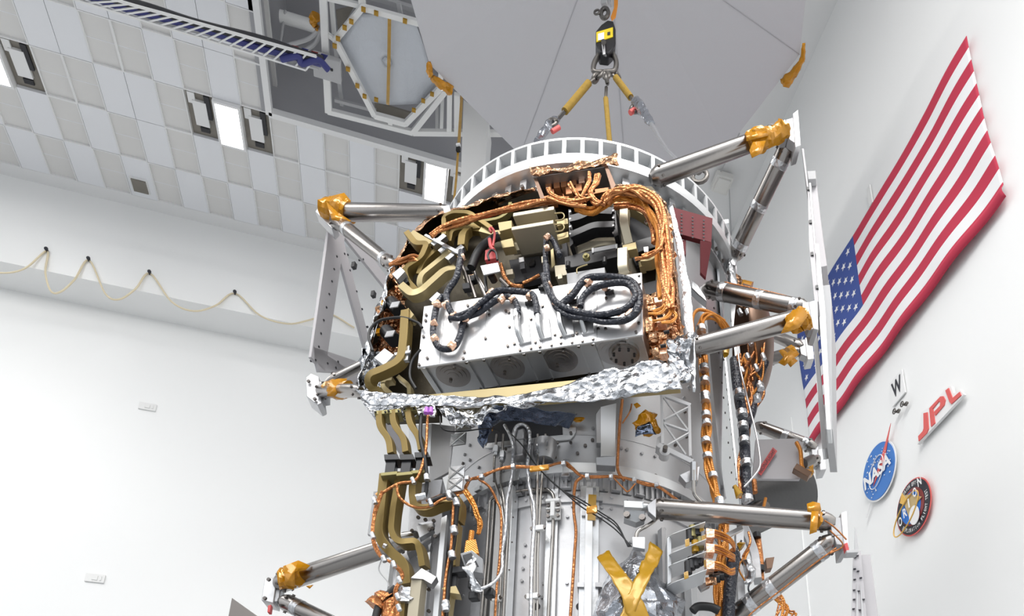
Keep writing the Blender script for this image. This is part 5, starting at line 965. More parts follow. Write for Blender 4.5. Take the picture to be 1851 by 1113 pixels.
# orange connector and open box
bundle('orange_wire_bundle', [(840, 888, 3.4), (858, 912, 3.4), (866, 935, 3.4), (868, 950, 3.4)], 4, 5, 1.6, 'wire', craft, None, 41); tb('orange_wire', [(853, 960, 3.4), (850, 985, 3.4)], 5, 'wire', craft)
quadp('orange_connector', [(842, 976, 3.38), (860, 974, 3.38), (866, 1000, 3.38), (838, 1002, 3.38)], .05, 'wire', craft, 'orange wrapped connector')
quadp('connector_housing', [(832, 1000, 3.36), (853, 994, 3.36), (873, 1010, 3.38), (873, 1036, 3.4), (842, 1030, 3.38)], .06, 'alud', craft); quadp('black_cavity', [(836, 1003, 3.355), (852, 998, 3.355), (866, 1024, 3.355), (846, 1024, 3.355)], .004, 'dark', craft)
film('foil_wrapped_leads', [(842, 1008, 3.33), (858, 1006, 3.33)], [(848, 1066, 3.34), (862, 1062, 3.34)], 8, 16, .03, 'foilt', craft, 16, 14, 'foil wrapped leads'); tb('foil_wrapped_tube', [(852, 1066, 3.36), (875, 1062, 3.36), (895, 1050, 3.38), (907, 1030, 3.4), (908, 1000, 3.42)], 3.2, 'foilt', craft)
for x, y in ((858, 1078), (885, 1072), (857, 1058)): q = MB(); p = P(x, y, 3.4); q.box(p, (EM, UP, NM), (.022, .02, .02)); q.build('black_boot', 'blacka', craft, bevel=.006)
# left structural clutter: joint fitting, gussets
m_ = MB(); m_.prism([P(x, y, 3.72) for x, y in ((712, 1000), (800, 930), (792, 1150), (704, 1150))], AD*.35); m_.build('equipment_deck', 'alud', craft, bevel=.004)
m_ = MB(); m_.prism([P(x, y, 3.66) for x, y in ((742, 880), (800, 862), (800, 960), (735, 1000))], AD*.3); m_.build('equipment_deck', 'alud', craft, bevel=.004)
quadp('side_panel', [(675, 888, 3.75), (700, 885, 3.74), (700, 975, 3.76), (664, 965, 3.78)], .02, 'gpaint', craft)
quadp('channel_rail', [(798, 935, 3.5), (808, 930, 3.5), (789, 1150, 3.52), (778, 1150, 3.52)], .06, 'aluw', craft, 'bright channel rail'); quadp('channel_rail', [(768, 1000, 3.54), (778, 996, 3.54), (766, 1150, 3.56), (756, 1150, 3.56)], .06, 'aluw', craft); quadp('channel_rail', [(716, 1030, 3.56), (724, 1030, 3.56), (712, 1150, 3.58), (702, 1150, 3.58)], .05, 'aluw', craft)
for k in range(9): x = 772-k*2.1; quadp('gusset_plate', [(x-6+random.uniform(-18, 16), 945+k*20, 3.6), (x+12, 940+k*20, 3.55), (x+8, 955+k*20, 3.55)], .05, random.choice(('alud', 'alu', 'tid')), craft)
for x, y in ((757, 936), (785, 942), (788, 970), (783, 956), (746, 960), (777, 958), (770, 940), (832, 934), (820, 935), (776, 1105), (776, 1066)): bolt(P(x, y, 3.5), NM, .009, craft, 'tid')
q = MB(); q.cyl(P(732, 972, 3.56), P(752, 966, 3.52), .03, 16, r2=.02); q.build('strut_fitting', 'steel', craft); quadp('strut_lug', [(752, 950, 3.5), (782, 944, 3.5), (784, 956, 3.5), (758, 972, 3.5)], .04, 'alu', craft)
quadp('gusset_plate', [(772, 868, 3.5), (800, 866, 3.5), (796, 892, 3.52), (778, 902, 3.52)], .03, 'alud', craft)
tapeblob('foil_coil', [P(680, 1098, 3.5), P(692, 1085, 3.5), (P(706, 1094, 3.5)), P(708, 1130, 3.5)], (.05, .045), 'cord', craft, amp=.006, label='copper wrapped thick hose end'); tb('black_cable', [(716, 1062, 3.48), (700, 1076, 3.48), (686, 1092, 3.48), (676, 1130, 3.48)], 7, 'black', craft); tb('thin_black_cable', [(690, 1010, 3.42), (685, 1030, 3.44), (700, 1050, 3.44), (703, 1060, 3.44)], 1.2, 'gpaint', craft)
# ---- struts
def strut(a, b, ra, rb, name='strut', mt='ti', collars=(), label=None, par=None, nbolt=0):
    A_, B_ = P(*a), P(*b); r0, r1 = ra*PXM(A_), rb*PXM(B_); ax = (B_-A_).normalized(); L = (B_-A_).length
    m_ = MB(); m_.tube([A_, A_+ax*.02, A_+ax*.045, B_-ax*.045, B_-ax*.02, B_], [r0*.5, r0*.8, r0, r1, r1*.8, r1*.5], 36)
    for e, rr in ((A_+ax*.06, r0), (B_-ax*.06, r1)):
        for k in range(6): sd = ax.orthogonal().normalized(); sd = Matrix.Rotation(k*1.05, 3, ax) @ sd; m_.cyl(e+sd*rr*.97, e+sd*(rr+.008), .008, 8, 1)
    s = m_.build(name, [mt, 'tid'], par or craft, label=label, angle=50)
    for f in collars:
        c = A_.lerp(B_, f); rr = r0+(r1-r0)*f; m_ = MB(); m_.tube([c-ax*.022, c-ax*.014, c, c+ax*.014, c+ax*.022], [rr*1.03, rr*1.06, rr*1.03, rr*1.06, rr*1.03], 28); m_.build('tape_collar', 'foilt', s, label='clear silver tape collar')
    return s
def strut_tape(s, pts, r, label='crumpled amber film around the strut end', flaps=()):
    o = tapeblob('amber_film', [P(*p) for p in pts], (r[0]*PXM(P(*pts[0])), r[1]*PXM(P(*pts[-1]))), 'kap', s, sd=pts[0][0], amp=.022, label=label)
    for f in flaps: m_ = MB(); q = [crumple(P(*p), .006, 20) for p in f]; m_.add(q, [tuple(range(len(q)))]); m_.build('film_flap', 'kap', s, solid=.003, label='amber film flap')
s = strut((1176, 324, 3.36), (1412, 238, 3.26), 17.5, 15.5, label='upper right strut, silver tube'); strut_tape(s, [(1352, 262, 3.27), (1375, 252, 3.25), (1400, 243, 3.25), (1416, 236, 3.25)], (18, 17), flaps=([(1348, 240, 3.2), (1385, 228, 3.2), (1388, 245, 3.2), (1350, 256, 3.2)], [(1362, 258, 3.2), (1384, 255, 3.2), (1378, 277, 3.2), (1358, 286, 3.2), (1354, 272, 3.2)]))
s = strut((1325, 470, 3.95), (1428, 255, 3.3), 14, 16, collars=(.14, .48, .83), label='dark tube strut on the far upper right')
s = strut((1272, 521, 3.55), (1462, 560, 3.3), 15.5, 16, collars=(.2, .55, .88), label='right middle strut, upper tube')
s = strut((1240, 632, 3.3), (1460, 572, 3.27), 17.5, 17.5, label='right middle strut, lower tube', mt='alud' if False else 'ti'); strut_tape(s, [(1432, 586, 3.25), (1442, 578, 3.22), (1458, 573, 3.22)], (19, 19), flaps=([(1432, 562, 3.16), (1452, 556, 3.16), (1460, 572, 3.16), (1446, 592, 3.16), (1424, 600, 3.16), (1412, 604, 3.16)],))
s = strut((816, 385, 3.62), (592, 383, 4.0), 14, 16, label='upper left strut, horizontal tube'); strut_tape(s, [(632, 383, 3.93), (612, 380, 3.95), (590, 376, 3.97)], (18, 21), flaps=([(596, 356, 3.9), (622, 348, 3.9), (634, 362, 3.9), (628, 384, 3.9), (600, 376, 3.9)], [(590, 366, 3.88), (610, 384, 3.88), (634, 400, 3.88), (628, 402, 3.88), (600, 398, 3.88)]))
s = strut((712, 482, 3.62), (604, 395, 3.98), 12, 13, collars=(.13, .74), label='upper left strut, slanted tube')
s = strut((654, 706, 3.5), (580, 706, 4.0), 12, 13, label='lower left strut under the foil'); strut_tape(s, [(628, 704, 3.68), (612, 704, 3.78), (594, 702, 3.88)], (14, 15), flaps=([(598, 688, 3.7), (612, 684, 3.7), (627, 684, 3.7), (622, 700, 3.7), (604, 716, 3.7), (592, 716, 3.7)],))
s = strut((690, 642, 4.05), (590, 692, 4.05), 9, 9, label='slender strut behind the lower left bracket')
s = strut((735, 978, 3.6), (500, 1056, 4.05), 17, 18, label='lower left long strut'); strut_tape(s, [(540, 1040, 3.9), (528, 1044, 3.93), (515, 1046, 3.95)], (19, 20), flaps=([(512, 1022, 3.85), (540, 1012, 3.85), (560, 1022, 3.85), (552, 1030, 3.85), (532, 1034, 3.85), (532, 1060, 3.85), (516, 1058, 3.85)], [(554, 1060, 3.9), (566, 1056, 3.9), (560, 1064, 3.9)]))
s = strut((640, 1146, 3.9), (508, 1084, 4.05), 15, 16, collars=(.75,), label='lower left strut leaving the picture')
s = strut((1176, 918, 3.38), (1510, 944, 3.22), 19.5, 17.5, label='long right strut across the lower body'); strut_tape(s, [(1478, 938, 3.2), (1484, 940, 3.2)], (19, 19), 'amber tape band', flaps=([(1458, 910, 3.15), (1468, 905, 3.15), (1482, 908, 3.15), (1484, 922, 3.15), (1478, 928, 3.15), (1460, 925, 3.15)], [(1466, 925, 3.14), (1480, 925, 3.14), (1476, 962, 3.14), (1464, 966, 3.14)]))
s = strut((1300, 1135, 3.6), (1512, 972, 3.24), 19, 19, collars=(.28, .45, .86), label='lower right strut rising to the bracket')
s = strut((1365, 768, 4.5), (1476, 810, 4.42), 11, 12, collars=(.5, .83), label='back right strut above the white plate')
s = strut((1440, 862, 4.3), (1480, 826, 4.4), 9, 9, label='short back right strut'); strut_tape(s, [(1448, 856, 4.3), (1466, 846, 4.3)], (10, 11))
s = strut((1385, 600, 4.6), (1450, 628, 4.42), 10, 11, label='back right strut behind the amber wrapped one'); s = strut((1380, 652, 4.6), (1446, 634, 4.42), 11, 11, label='back right strut with amber cross tape'); strut_tape(s, [(1425, 640, 4.4), (1434, 637, 4.4)], (13, 13), flaps=([(1408, 634, 4.3), (1414, 630, 4.3), (1442, 652, 4.3), (1430, 664, 4.3)], [(1430, 632, 4.3), (1446, 640, 4.3), (1418, 662, 4.3), (1406, 656, 4.3)]))
s = strut((1350, 935, 4.1), (1446, 862, 4.35), 14, 12, 'strut', 'tid', label='dark back strut below the white plate')
# wires strapped along the struts
for L in ([(1310, 510, 3.5), (1380, 525, 3.4), (1440, 540, 3.3), (1458, 548, 3.28)], [(1512, 990, 3.2), (1470, 1020, 3.25), (1420, 1060, 3.35), (1370, 1098, 3.42), (1340, 1125, 3.45)], [(1530, 975, 3.15), (1518, 962, 3.15), (1505, 950, 3.15), (1490, 940, 3.14)], [(1500, 958, 3.15), (1524, 985, 3.17), (1500, 1000, 3.2)]): tb('sensor_wire', L, 1.5, 'cord', craft)
# end brackets
def bracket(name, plate, blk, t_, ta, tb_=.05, label=None, tp=None):
    r_ = quadp(name, [(x, y, t_) for x, y in plate], tb_, 'alup', craft, label, .004)
    for L in blk: m_ = MB(); m_.prism([P(x, y, t_+.01) for x, y in L], AD*.06); m_.build('clevis_block', 'alud', r_, bevel=.004)
    return r_
bracket('end_bracket', [(1433, 205), (1443, 197), (1448, 262), (1438, 266)], ([(1420, 216), (1434, 212), (1440, 260), (1424, 250)], [(1406, 222), (1420, 215), (1424, 250), (1412, 250)]), 3.24, 0, .12, 'pale bracket plate at the upper right corner')
bracket('end_bracket', [(1462, 545), (1478, 541), (1480, 596), (1470, 594)], ([(1450, 545), (1463, 545), (1470, 575), (1452, 580)], [(1455, 574), (1472, 574), (1474, 596), (1462, 594)]), 3.25, 0, .12, 'pale bracket plate at the right middle')
bracket('end_bracket', [(1455, 610), (1468, 606), (1472, 648), (1460, 650)], ([(1444, 616), (1456, 612), (1460, 645), (1448, 640)],), 4.4, 0, .1, 'pale bracket plate, rear one'); bracket('end_bracket', [(1478, 812), (1492, 808), (1494, 848), (1482, 850)], ([(1466, 806), (1480, 806), (1482, 840), (1470, 838)],), 4.4, 0, .1, 'pale bracket plate beside the white panel')
bracket('end_bracket', [(1520, 926), (1532, 922), (1536, 990), (1526, 992)], ([(1500, 936), (1520, 934), (1524, 968), (1504, 968)], [(1508, 968), (1526, 966), (1526, 986), (1512, 984)]), 3.2, 0, .14, 'pale bracket plate at the lower right'); quadp('red_spacer', [(1526, 982, 3.18), (1532, 980, 3.18), (1536, 996, 3.18), (1530, 998, 3.18)], .03, 'rsign', craft, 'red spacer'); quadp('grey_foot', [(1530, 994, 3.17), (1552, 992, 3.17), (1552, 998, 3.17), (1531, 999, 3.17)], .05, 'gpaint', craft)
bracket('end_bracket', [(570, 382), (580, 366), (594, 380), (608, 406), (600, 414)], ([(580, 385), (598, 392), (604, 406), (596, 410)],), 3.98, 0, .08, 'grey bracket plate at the upper left corner'); bracket('end_bracket', [(553, 682), (562, 674), (576, 680), (582, 728), (574, 732), (554, 716)], ([(564, 682), (582, 690), (584, 724), (570, 722)], [(576, 700), (592, 700), (592, 720), (578, 722)]), 3.98, 0, .1, 'grey bracket plate at the left middle')
bracket('end_bracket', [(478, 1046), (488, 1042), (500, 1050), (494, 1090), (472, 1084)], ([(494, 1056), (508, 1062), (504, 1086), (492, 1088)],), 4.02, 0, .1, 'grey bracket plate at the lower left'); quadp('red_spacer', [(484, 1094, 4.02), (490, 1092, 4.02), (488, 1106, 4.02), (483, 1106, 4.02)], .03, 'rsign', craft, 'red spacer')
for x, y in ((487, 1048), (480, 1082), (559, 690), (570, 722)): bolt(P(x, y, 3.97), NM, .01, craft, 'tid')
# body end fitting of the long right strut
quadp('mounting_block', [(1128, 904, 3.34), (1164, 906, 3.34), (1163, 918, 3.34), (1128, 916, 3.34)], .07, 'aluw', craft, 'white mounting block'); quadp('mounting_foot', [(1130, 918, 3.36), (1166, 920, 3.36), (1166, 938, 3.38), (1150, 944, 3.38), (1128, 936, 3.38)], .05, 'alu', craft)
for x, y in ((1134, 932), (1162, 937)): bolt(P(x, y, 3.35), NM, .016, craft, 'tid')
q = MB(); q.cyl(P(1160, 915, 3.35), P(1180, 918, 3.37), .02, 12); q.build('strut_pin', 'alu', craft); quadp('strut_fork', [(1170, 912, 3.33), (1186, 900, 3.33), (1186, 936, 3.33), (1172, 924, 3.33)], .04, 'alud', craft)
# wishbone at the other strut root and the cross-drilled lugs
for L in ([(1250, 505), (1262, 515), (1275, 535), (1278, 545), (1262, 532), (1250, 520)], [(1160, 322), (1178, 318), (1182, 336), (1165, 332)], [(1318, 455), (1335, 460), (1330, 480), (1316, 476)], [(800, 372), (812, 370), (820, 396), (806, 398)]): m_ = MB(); m_.prism([P(x, y, 3.5 if L[0][0] < 1300 else 3.9) for x, y in L], AD*.05); m_.build('strut_lug', 'alu', craft, bevel=.004)
# ---- side frames
m_ = MB(); TF = 4.0
def fr(pts, s_=-1.48): return [PS(x, y, s_) for x, y in pts]
def frame_bar(a, b, wa, wb, name='frame_bar', sgn=-1.48, mt='gpaint2'):
    A_, B_ = PS(*a, sgn), PS(*b, sgn); sd = (B_-A_).cross(ES).normalized(); m2 = MB(); k1, k2 = wa*PXM(A_)/2, wb*PXM(B_)/2; m2.prism([A_-sd*k1, A_+sd*k1, B_+sd*k2, B_-sd*k2], ES*.02); return m2
K['gpaint2'] = mat('light_grey_frame', (.47, .455, .47), .15, .5)
fm = MB()
for a, b, wa, wb in (((607, 405), (570, 660), 42, 40), ((604, 420), (668, 655), 32, 24), ((612, 405), (700, 520), 40, 26), ((566, 650), (655, 668), 44, 20), ((640, 690), (760, 860), 30, 30), ((562, 640), (660, 700), 30, 20)):
    g = frame_bar(a, b, wa, wb); o_ = len(fm.v); fm.v += g.v; fm.f += [tuple(i+o_ for i in f) for f in g.f]; fm.mi += g.mi; fm.sm += g.sm
fr_l = fm.build('side_frame', 'gpaint2', craft, bevel=.003, label='light grey triangular side frame with holes on the left')
for x, y in ((602, 465), (597, 488), (593, 510), (588, 533), (583, 557), (578, 580), (573, 604), (569, 628), (563, 652), (616, 460), (626, 490), (638, 528), (648, 560), (658, 592), (585, 658), (600, 666), (604, 655), (622, 462), (650, 470), (668, 722), (690, 760), (676, 738)):
    q = MB(); p = PS(x, y, -1.487); q.cyl(p-ES*.006, p+ES*.03, .007, 8); q.build('screw_hole', 'dark', fr_l)
for x, y in ((640, 480), (675, 532)): q = MB(); p = PS(x, y, -1.49); q.box(p, (ES, UP, NS), (.012, .022, .014)); q.build('black_pad', 'blacka', fr_l)
def vplate(name, L, t_, dep, mt, label=None): m2 = MB(); m2.prism([P(x, y, t_) for x, y in L], V((math.sin(math.radians(32.5)), math.cos(math.radians(32.5)), 0))*dep); return m2.build(name, mt, craft, bevel=.002, label=label)
pl = vplate('side_frame', [(1449, 268), (1453, 268), (1463, 350), (1474, 470), (1480, 545), (1472, 545), (1462, 440), (1460, 350)], 3.3, .25, 'gpaint2', 'edge of the right side frame')
vplate('frame_flange', [(1459, 311), (1474, 309), (1484, 400), (1495, 480), (1482, 483), (1468, 400)], 3.5, .4, 'gpaint2', 'grey flange of the right side frame'); vplate('frame_flange', [(1459, 309), (1474, 308), (1475, 323), (1461, 324)], 3.45, .05, 'gpaint', None)
vplate('frame_bar', [(1474, 440), (1480, 440), (1492, 560), (1502, 776), (1494, 776), (1484, 620), (1476, 500)], 3.4, .12, 'aluw', 'thin pale bar of the right side frame'); vplate('frame_flange', [(1486, 516), (1500, 514), (1503, 540), (1505, 776), (1491, 776), (1487, 600)], 3.5, .4, 'gpaint', 'grey flange of the right side frame')
vplate('frame_bar', [(1468, 596), (1476, 594), (1496, 810), (1486, 812)], 3.7, .1, 'aluw'); vplate('frame_bar', [(1462, 330), (1466, 330), (1484, 560), (1478, 560)], 3.45, .1, 'alup')
for x, y in ((1463, 342), (1467, 402), (1470, 460), (1479, 520)): q = MB(); p = P(x-2, y, 3.3); q.box(p, (EM, UP, NM), (.008, .012, .008)); q.build('black_pad', 'blacka', pl)
vplate('side_frame', [(1542, 998), (1556, 994), (1570, 1150), (1538, 1150)], 3.25, .04, 'gpaint2', 'pale lower right side frame with slots'); vplate('frame_flange', [(1556, 1002), (1573, 1001), (1592, 1150), (1568, 1150)], 3.3, .3, 'gpaint2', 'grey lower right frame flange'); vplate('frame_tip', [(1545, 953), (1547, 953), (1552, 994), (1544, 994)], 3.25, .1, 'gpaint')
for x, y in ((1550, 1004), (1546, 1007), (1545, 1028), (1551, 1032), (1556, 1044), (1545, 1047), (1544, 1066), (1552, 1068), (1561, 1083), (1544, 1083), (1554, 1102), (1543, 1100)): q = MB(); q.box(P(x, y, 3.245), (EM, UP, NM), (.006, .002, .004)); q.build('slot', 'ink', pl)
for L in ([(1549, 1054), (1550, 1054), (1554, 1150), (1546, 1150)], [(1555, 1054), (1556, 1054), (1566, 1150), (1559, 1150)]): m_ = MB(); m_.prism([P(x, y, 3.244) for x, y in L], AD*.002); m_.build('slot', 'gpaint', pl)
quadp('dark_plate', [(419, 1080, 4.1), (560, 1180, 4.1), (400, 1180, 4.1)], .03, 'tid', craft, 'dark grey plate corner at the bottom left')
# ---- harness on the right side
hb = [(1236, 600, 3.42), (1250, 566, 3.42), (1275, 568, 3.44), (1302, 585, 3.46), (1318, 600, 3.5)]
tb('orange_cable', [(1253, 600, 3.4), (1252, 575, 3.4), (1262, 560, 3.4), (1285, 565, 3.42), (1310, 580, 3.46)], 3, 'wire', craft, label='orange cable arch')
bundle('orange_harness', [(1268, 600, 3.4), (1268, 580, 3.4), (1280, 570, 3.4), (1300, 578, 3.44), (1318, 600, 3.5)], 6, 5, 2.4, 'wire', craft, 'orange cable harness arch', 52)
bundle('orange_harness', [(1267, 590, 3.4), (1270, 640, 3.4), (1274, 700, 3.39), (1277, 760, 3.38), (1277, 800, 3.38), (1280, 840, 3.37), (1290, 880, 3.37), (1300, 912, 3.37)], 6.5, 9, 2.6, 'wire', craft, 'orange cable harness running down the body', 51)
for x, y in ((1268, 595), (1273, 665), (1274, 688), (1275, 715), (1275, 722), (1276, 750), (1277, 765), (1276, 797), (1279, 825), (1289, 860), (1301, 905), (1302, 912)): tie((x-.5, y-4, 3.36), (x+.5, y+4, 3.36), 10.5, craft, label='silver tape tie')
bundle('orange_harness', [(1302, 915, 3.45), (1308, 950, 3.46), (1308, 985, 3.46), (1305, 1010, 3.46), (1300, 1060, 3.45), (1300, 1130, 3.45)], 8, 7, 3, 'wire', craft, 'orange cable harness', 53)
tb('navy_harness', [(1328, 650, 3.6), (1333, 700, 3.58), (1342, 750, 3.56), (1346, 800, 3.54), (1348, 860, 3.52), (1352, 905, 3.5)], 10, 'navy', craft, label='thick navy cable harness'); tb('navy_harness', [(1384, 655, 3.7), (1372, 690, 3.68), (1365, 720, 3.66), (1360, 745, 3.62), (1350, 770, 3.58)], 7, 'navy', craft, label='navy cable branch'); tb('navy_harness', [(1327, 1000, 3.45), (1322, 1040, 3.44), (1318, 1080, 3.43), (1316, 1140, 3.42)], 12, 'navy', craft, label='thick navy cable harness'); tb('navy_harness', [(1252, 1104, 3.36), (1262, 1096, 3.36), (1285, 1097, 3.36), (1300, 1104, 3.36)], 8, 'black', craft)
for x, y, r_ in ((1336, 712, 12), (1341, 748, 12), (1343, 770, 11), (1345, 797, 12), (1349, 838, 13), (1351, 902, 12), (1369, 720, 8), (1375, 700, 8), (1321, 1035, 14), (1317, 1075, 14), (1312, 1098, 16)): tie((x-1, y-5, 3.5), (x+1, y+4, 3.5), r_, craft, label='silver clamp band')
bundle('orange_harness', [(1337, 640, 3.56), (1340, 700, 3.6), (1350, 780, 3.6), (1338, 840, 3.52), (1340, 900, 3.5)], 5, 3, 2, 'cord', craft, None, 54)
tb('ribbon_lead', [(1333, 622, 3.5), (1337, 660, 3.48), (1346, 700, 3.46), (1356, 740, 3.44), (1366, 780, 3.42), (1373, 820, 3.4), (1373, 845, 3.4), (1358, 866, 3.4), (1345, 880, 3.4)], 1.8, 'alud', craft, label='pale ribbon lead')
# dish-shaped antenna back seen edge-on
q = MB(); ctr = P(1338, 632, 3.9); dax = (EM*1.0-NM*.25).normalized(); rings = []; n = 40
du = dax.cross(UP).normalized(); dv = du.cross(dax)
for k in range(9):
    f = k/8; rr = .38*math.sin(f*math.pi/2); rings.append([ctr+dax*(.20*math.cos(f*math.pi/2))+(du*math.cos(2*math.pi*j/n)*rr*.9+dv*math.sin(2*math.pi*j/n)*rr*1.05) for j in range(n)])
vs = [p for r in rings for p in r]; q.add(vs, [(i*n+j, i*n+(j+1) % n, (i+1)*n+(j+1) % n, (i+1)*n+j) for i in range(8) for j in range(n)], 0, True); q.build('dish_housing', 'shade', craft, solid=.006, label='brown domed housing behind the cables')
random.seed(21)
for k in range(16):
    x = random.uniform(1338, 1382); y = random.uniform(575, 680); L = [(x, y), (x+random.uniform(-18, 18), y+random.uniform(15, 35)), (x+random.uniform(-14, 8), y+random.uniform(40, 70)), (x+random.uniform(-25, 5), y+random.uniform(70, 100))]
    tb('orange_cable', [(min(max(a, 1332), 1390), b, 3.62+.04*random.random()) for a, b in L], random.uniform(1.6, 3), random.choice(('wire', 'cord', 'cord')), craft, 8)
for x, y in ((1350, 640), (1365, 660), (1340, 665), (1372, 690), (1355, 615), (1344, 590), (1362, 585), (1378, 640), (1336, 560), (1350, 560)): tie((x, y, 3.58), (x+4, y+9, 3.58), 5, craft, random.choice(('foilt', 'alu')))
for L in ([(1335, 500), (1350, 510), (1362, 530), (1350, 548), (1335, 540)], [(1325, 490), (1340, 500), (1340, 520), (1328, 518)]): quadp('copper_cover', [(x, y, 3.75) for x, y in L], .05, 'cuf', craft)
tapeblob('amber_film', [P(1345, 515, 3.7), P(1358, 520, 3.7)], (.03, .03), 'kap', craft)
m_ = MB(); m_.patch(patchrows([P(x, y, 3.72) for x, y in ((1318, 470), (1326, 480))], [P(x, y, 3.72) for x, y in ((1318, 530), (1332, 530))], 5, 10, .02, 12)); m_.build('silver_lining', 'foilt', craft, solid=.002)
# white plate with red label
pw = quadp('white_panel', [(1366, 794, 3.9), (1440, 792, 3.9), (1452, 800, 3.9), (1446, 866, 3.9), (1360, 865, 3.9)], .02, 'gpaint2', craft, 'pale square panel with a red label')
O_ = P(1368, 852, 3.88); Ux = P(1397, 808, 3.88)-O_; Wx = P(1376, 859, 3.88)-O_
m_ = MB(); m_.prism([O_, O_+Ux, O_+Ux+Wx, O_+Wx], AD*.004); lbp = m_.build('red_label', 'rsign', pw, label='slanted red label'); m_ = MB(); text_into(m_, 'NON-FLIGHT', O_+Ux*.05+Wx*.82-AD*.006, Ux*.9, -Wx*.62); m_.build('lettering', 'ink', lbp, label='black letters NON-FLIGHT')
tb('ribbon_lead', [(1440, 800, 3.86), (1447, 815, 3.84), (1449, 840, 3.84), (1453, 850, 3.84)], 4, 'wire', craft, label='orange pigtail'); q = MB(); a_, b_ = P(1436, 846, 3.84), P(1463, 862, 3.84); q.tube([a_, b_], 0, rect=(.02, .03), ref=NM); q.build('pigtail_connector', 'shade', craft, bevel=.004, label='brown rectangular connector')
q = MB(); q.cyl(P(1452, 838, 3.9), P(1468, 830, 3.95), .03, 16); q.build('pigtail_motor', 'tid', craft); tapeblob('amber_film', [P(1455, 858, 3.9), P(1466, 856, 3.9)], (.03, .02), 'kap', craft)
# graphite nozzle behind
q = MB(); q.tube([P(1352, 905, 4.2), P(1452, 885, 4.25)], [.10, .165], 32); q.build('thruster_nozzle', 'nozz', craft, label='dark grey nozzle behind the right strut', angle=60)
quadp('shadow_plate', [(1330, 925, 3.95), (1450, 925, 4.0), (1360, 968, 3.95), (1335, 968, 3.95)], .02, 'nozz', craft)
# connector bracket with three shelves
shb = quadp('shelf_back', [(1206, 972, 3.34), (1214, 966, 3.34), (1214, 1052, 3.36), (1206, 1056, 3.36)], .12, 'alu', craft, 'silver shelf bracket')
for (x0, y0, x1, y1) in ((1206, 970, 1275, 942), (1207, 1003, 1277, 973), (1207, 1024, 1277, 995), (1206, 1058, 1278, 1028)):
    A_, B_, C_ = P(x0, y0, 3.36), P(x0+10, y0-6, 3.3), P(x1, y1, 3.2); m_ = MB(); bkv = (AD*.14); m_.prism([A_, B_, C_, C_+bkv, B_+bkv, A_+bkv], -UP*.004); m_.build('shelf', 'aluw', shb, bevel=.001)
for (x, y) in ((1252, 955), (1260, 952), (1247, 960), (1257, 982), (1266, 976), (1250, 1012), (1258, 1008), (1265, 1004), (1244, 1020)): p = P(x, y+6, 3.27); q = MB(); q.cyl(p-UP*.03, p+UP*.03, .018, 10); q.build('connector_cap', random.choice(('kapy', 'olive', 'blacka')), shb, label=None)
for (x, y) in ((1238, 975), (1264, 948), (1268, 968), (1236, 1034), (1272, 1012)): quadp('tape_tab', [(x, y, 3.25), (x+8, y-3, 3.25), (x+9, y+10, 3.25), (x+1, y+13, 3.25)], .004, 'kapy', shb)
for i, y in enumerate((958, 985, 1015)):
    quadp('orange_connector', [(1276, y-4, 3.24), (1292, y-2, 3.24), (1292, y+13, 3.24), (1277, y+13, 3.24)], .06, 'cut', craft, 'orange wrapped connector')
    for j in range(4): tb('orange_cable', [(1290, y+j*4, 3.26), (1305, y+4+j*4, 3.25+j*.01), (1320, y+14+j*3, 3.28), (1328, y+28+j*3-i*8, 3.32), (1318, y+38-i*10, 3.36)], 1.9, ('wire', 'cord')[j % 2], craft, 8)
for x, y, mt in ((1300, 1042, 'blacka'), (1292, 1046, 'black'), (1308, 1036, 'blacka'), (1286, 1050, 'cuf'), (1300, 1030, 'cuf')): p = P(x, y, 3.3); q = MB(); q.cyl(p-EM*.025, p+EM*.025, .02, 12); q.build('round_connector', mt, craft)
quadp('small_bracket', [(1262, 1056, 3.36), (1282, 1050, 3.36), (1284, 1058, 3.36), (1268, 1066, 3.36)], .03, 'alud', craft); quadp('small_bracket', [(1302, 968, 3.36), (1342, 948, 3.36), (1344, 956, 3.36), (1306, 976, 3.36)], .02, 'aluw', craft)
quadp('vertical_channel', [(1332, 1052, 3.55), (1346, 1046, 3.55), (1348, 1082, 3.55), (1334, 1084, 3.55)], .05, 'alup', craft); quadp('vertical_channel', [(1330, 960, 3.6), (1345, 956, 3.6), (1344, 1050, 3.6), (1332, 1052, 3.6)], .05, 'alud', craft)
m_ = MB(); m_.tube(smooth([P(x, y, 3.7) for x, y in ((1345, 955), (1358, 985), (1366, 1010), (1370, 1050))]), 0, rect=(.022, .04), ref=NM); m_.build('curved_rib', 'alud', craft, bevel=.003)
tapeblob('amber_film', [P(1332, 985, 3.5), P(1342, 992, 3.5)], (.02, .03), 'kapy', craft); tb('copper_tube', [(1369, 970, 3.7), (1373, 1000, 3.7), (1375, 1022, 3.7)], 6.5, 'cord', craft, label='copper wrapped tube'); tb('copper_tube', [(1376, 1030, 3.7), (1377, 1048, 3.7)], 5, 'cord', craft); tie((1368, 963, 3.68), (1369, 972, 3.68), 8, craft, 'blacka', 'black_band'); tie((1376, 1022, 3.68), (1376, 1032, 3.68), 7, craft, 'blacka', 'black_band')
quadp('brown_connector', [(1384, 1008, 3.7), (1400, 1006, 3.7), (1396, 1026, 3.7), (1386, 1028, 3.7)], .05, 'shade', craft); tapeblob('foil_wrapped_leads', [P(1352, 1015, 3.5), P(1358, 1035, 3.5), (P(1352, 1055, 3.5))], (.035, .02), 'foilt', craft)
for k in range(9):
    x = 1392+k*3.5; tb('orange_cable', [(1385+k*2, 1078+random.uniform(-6, 6), 3.7), (x+8, 1060+k*6, 3.7), (x+14+random.uniform(-4, 6), 1085+k*3, 3.7), (x+4+random.uniform(-6, 6), 1125, 3.7)], 1.8, random.choice(('wire', 'cord')), craft, 8)
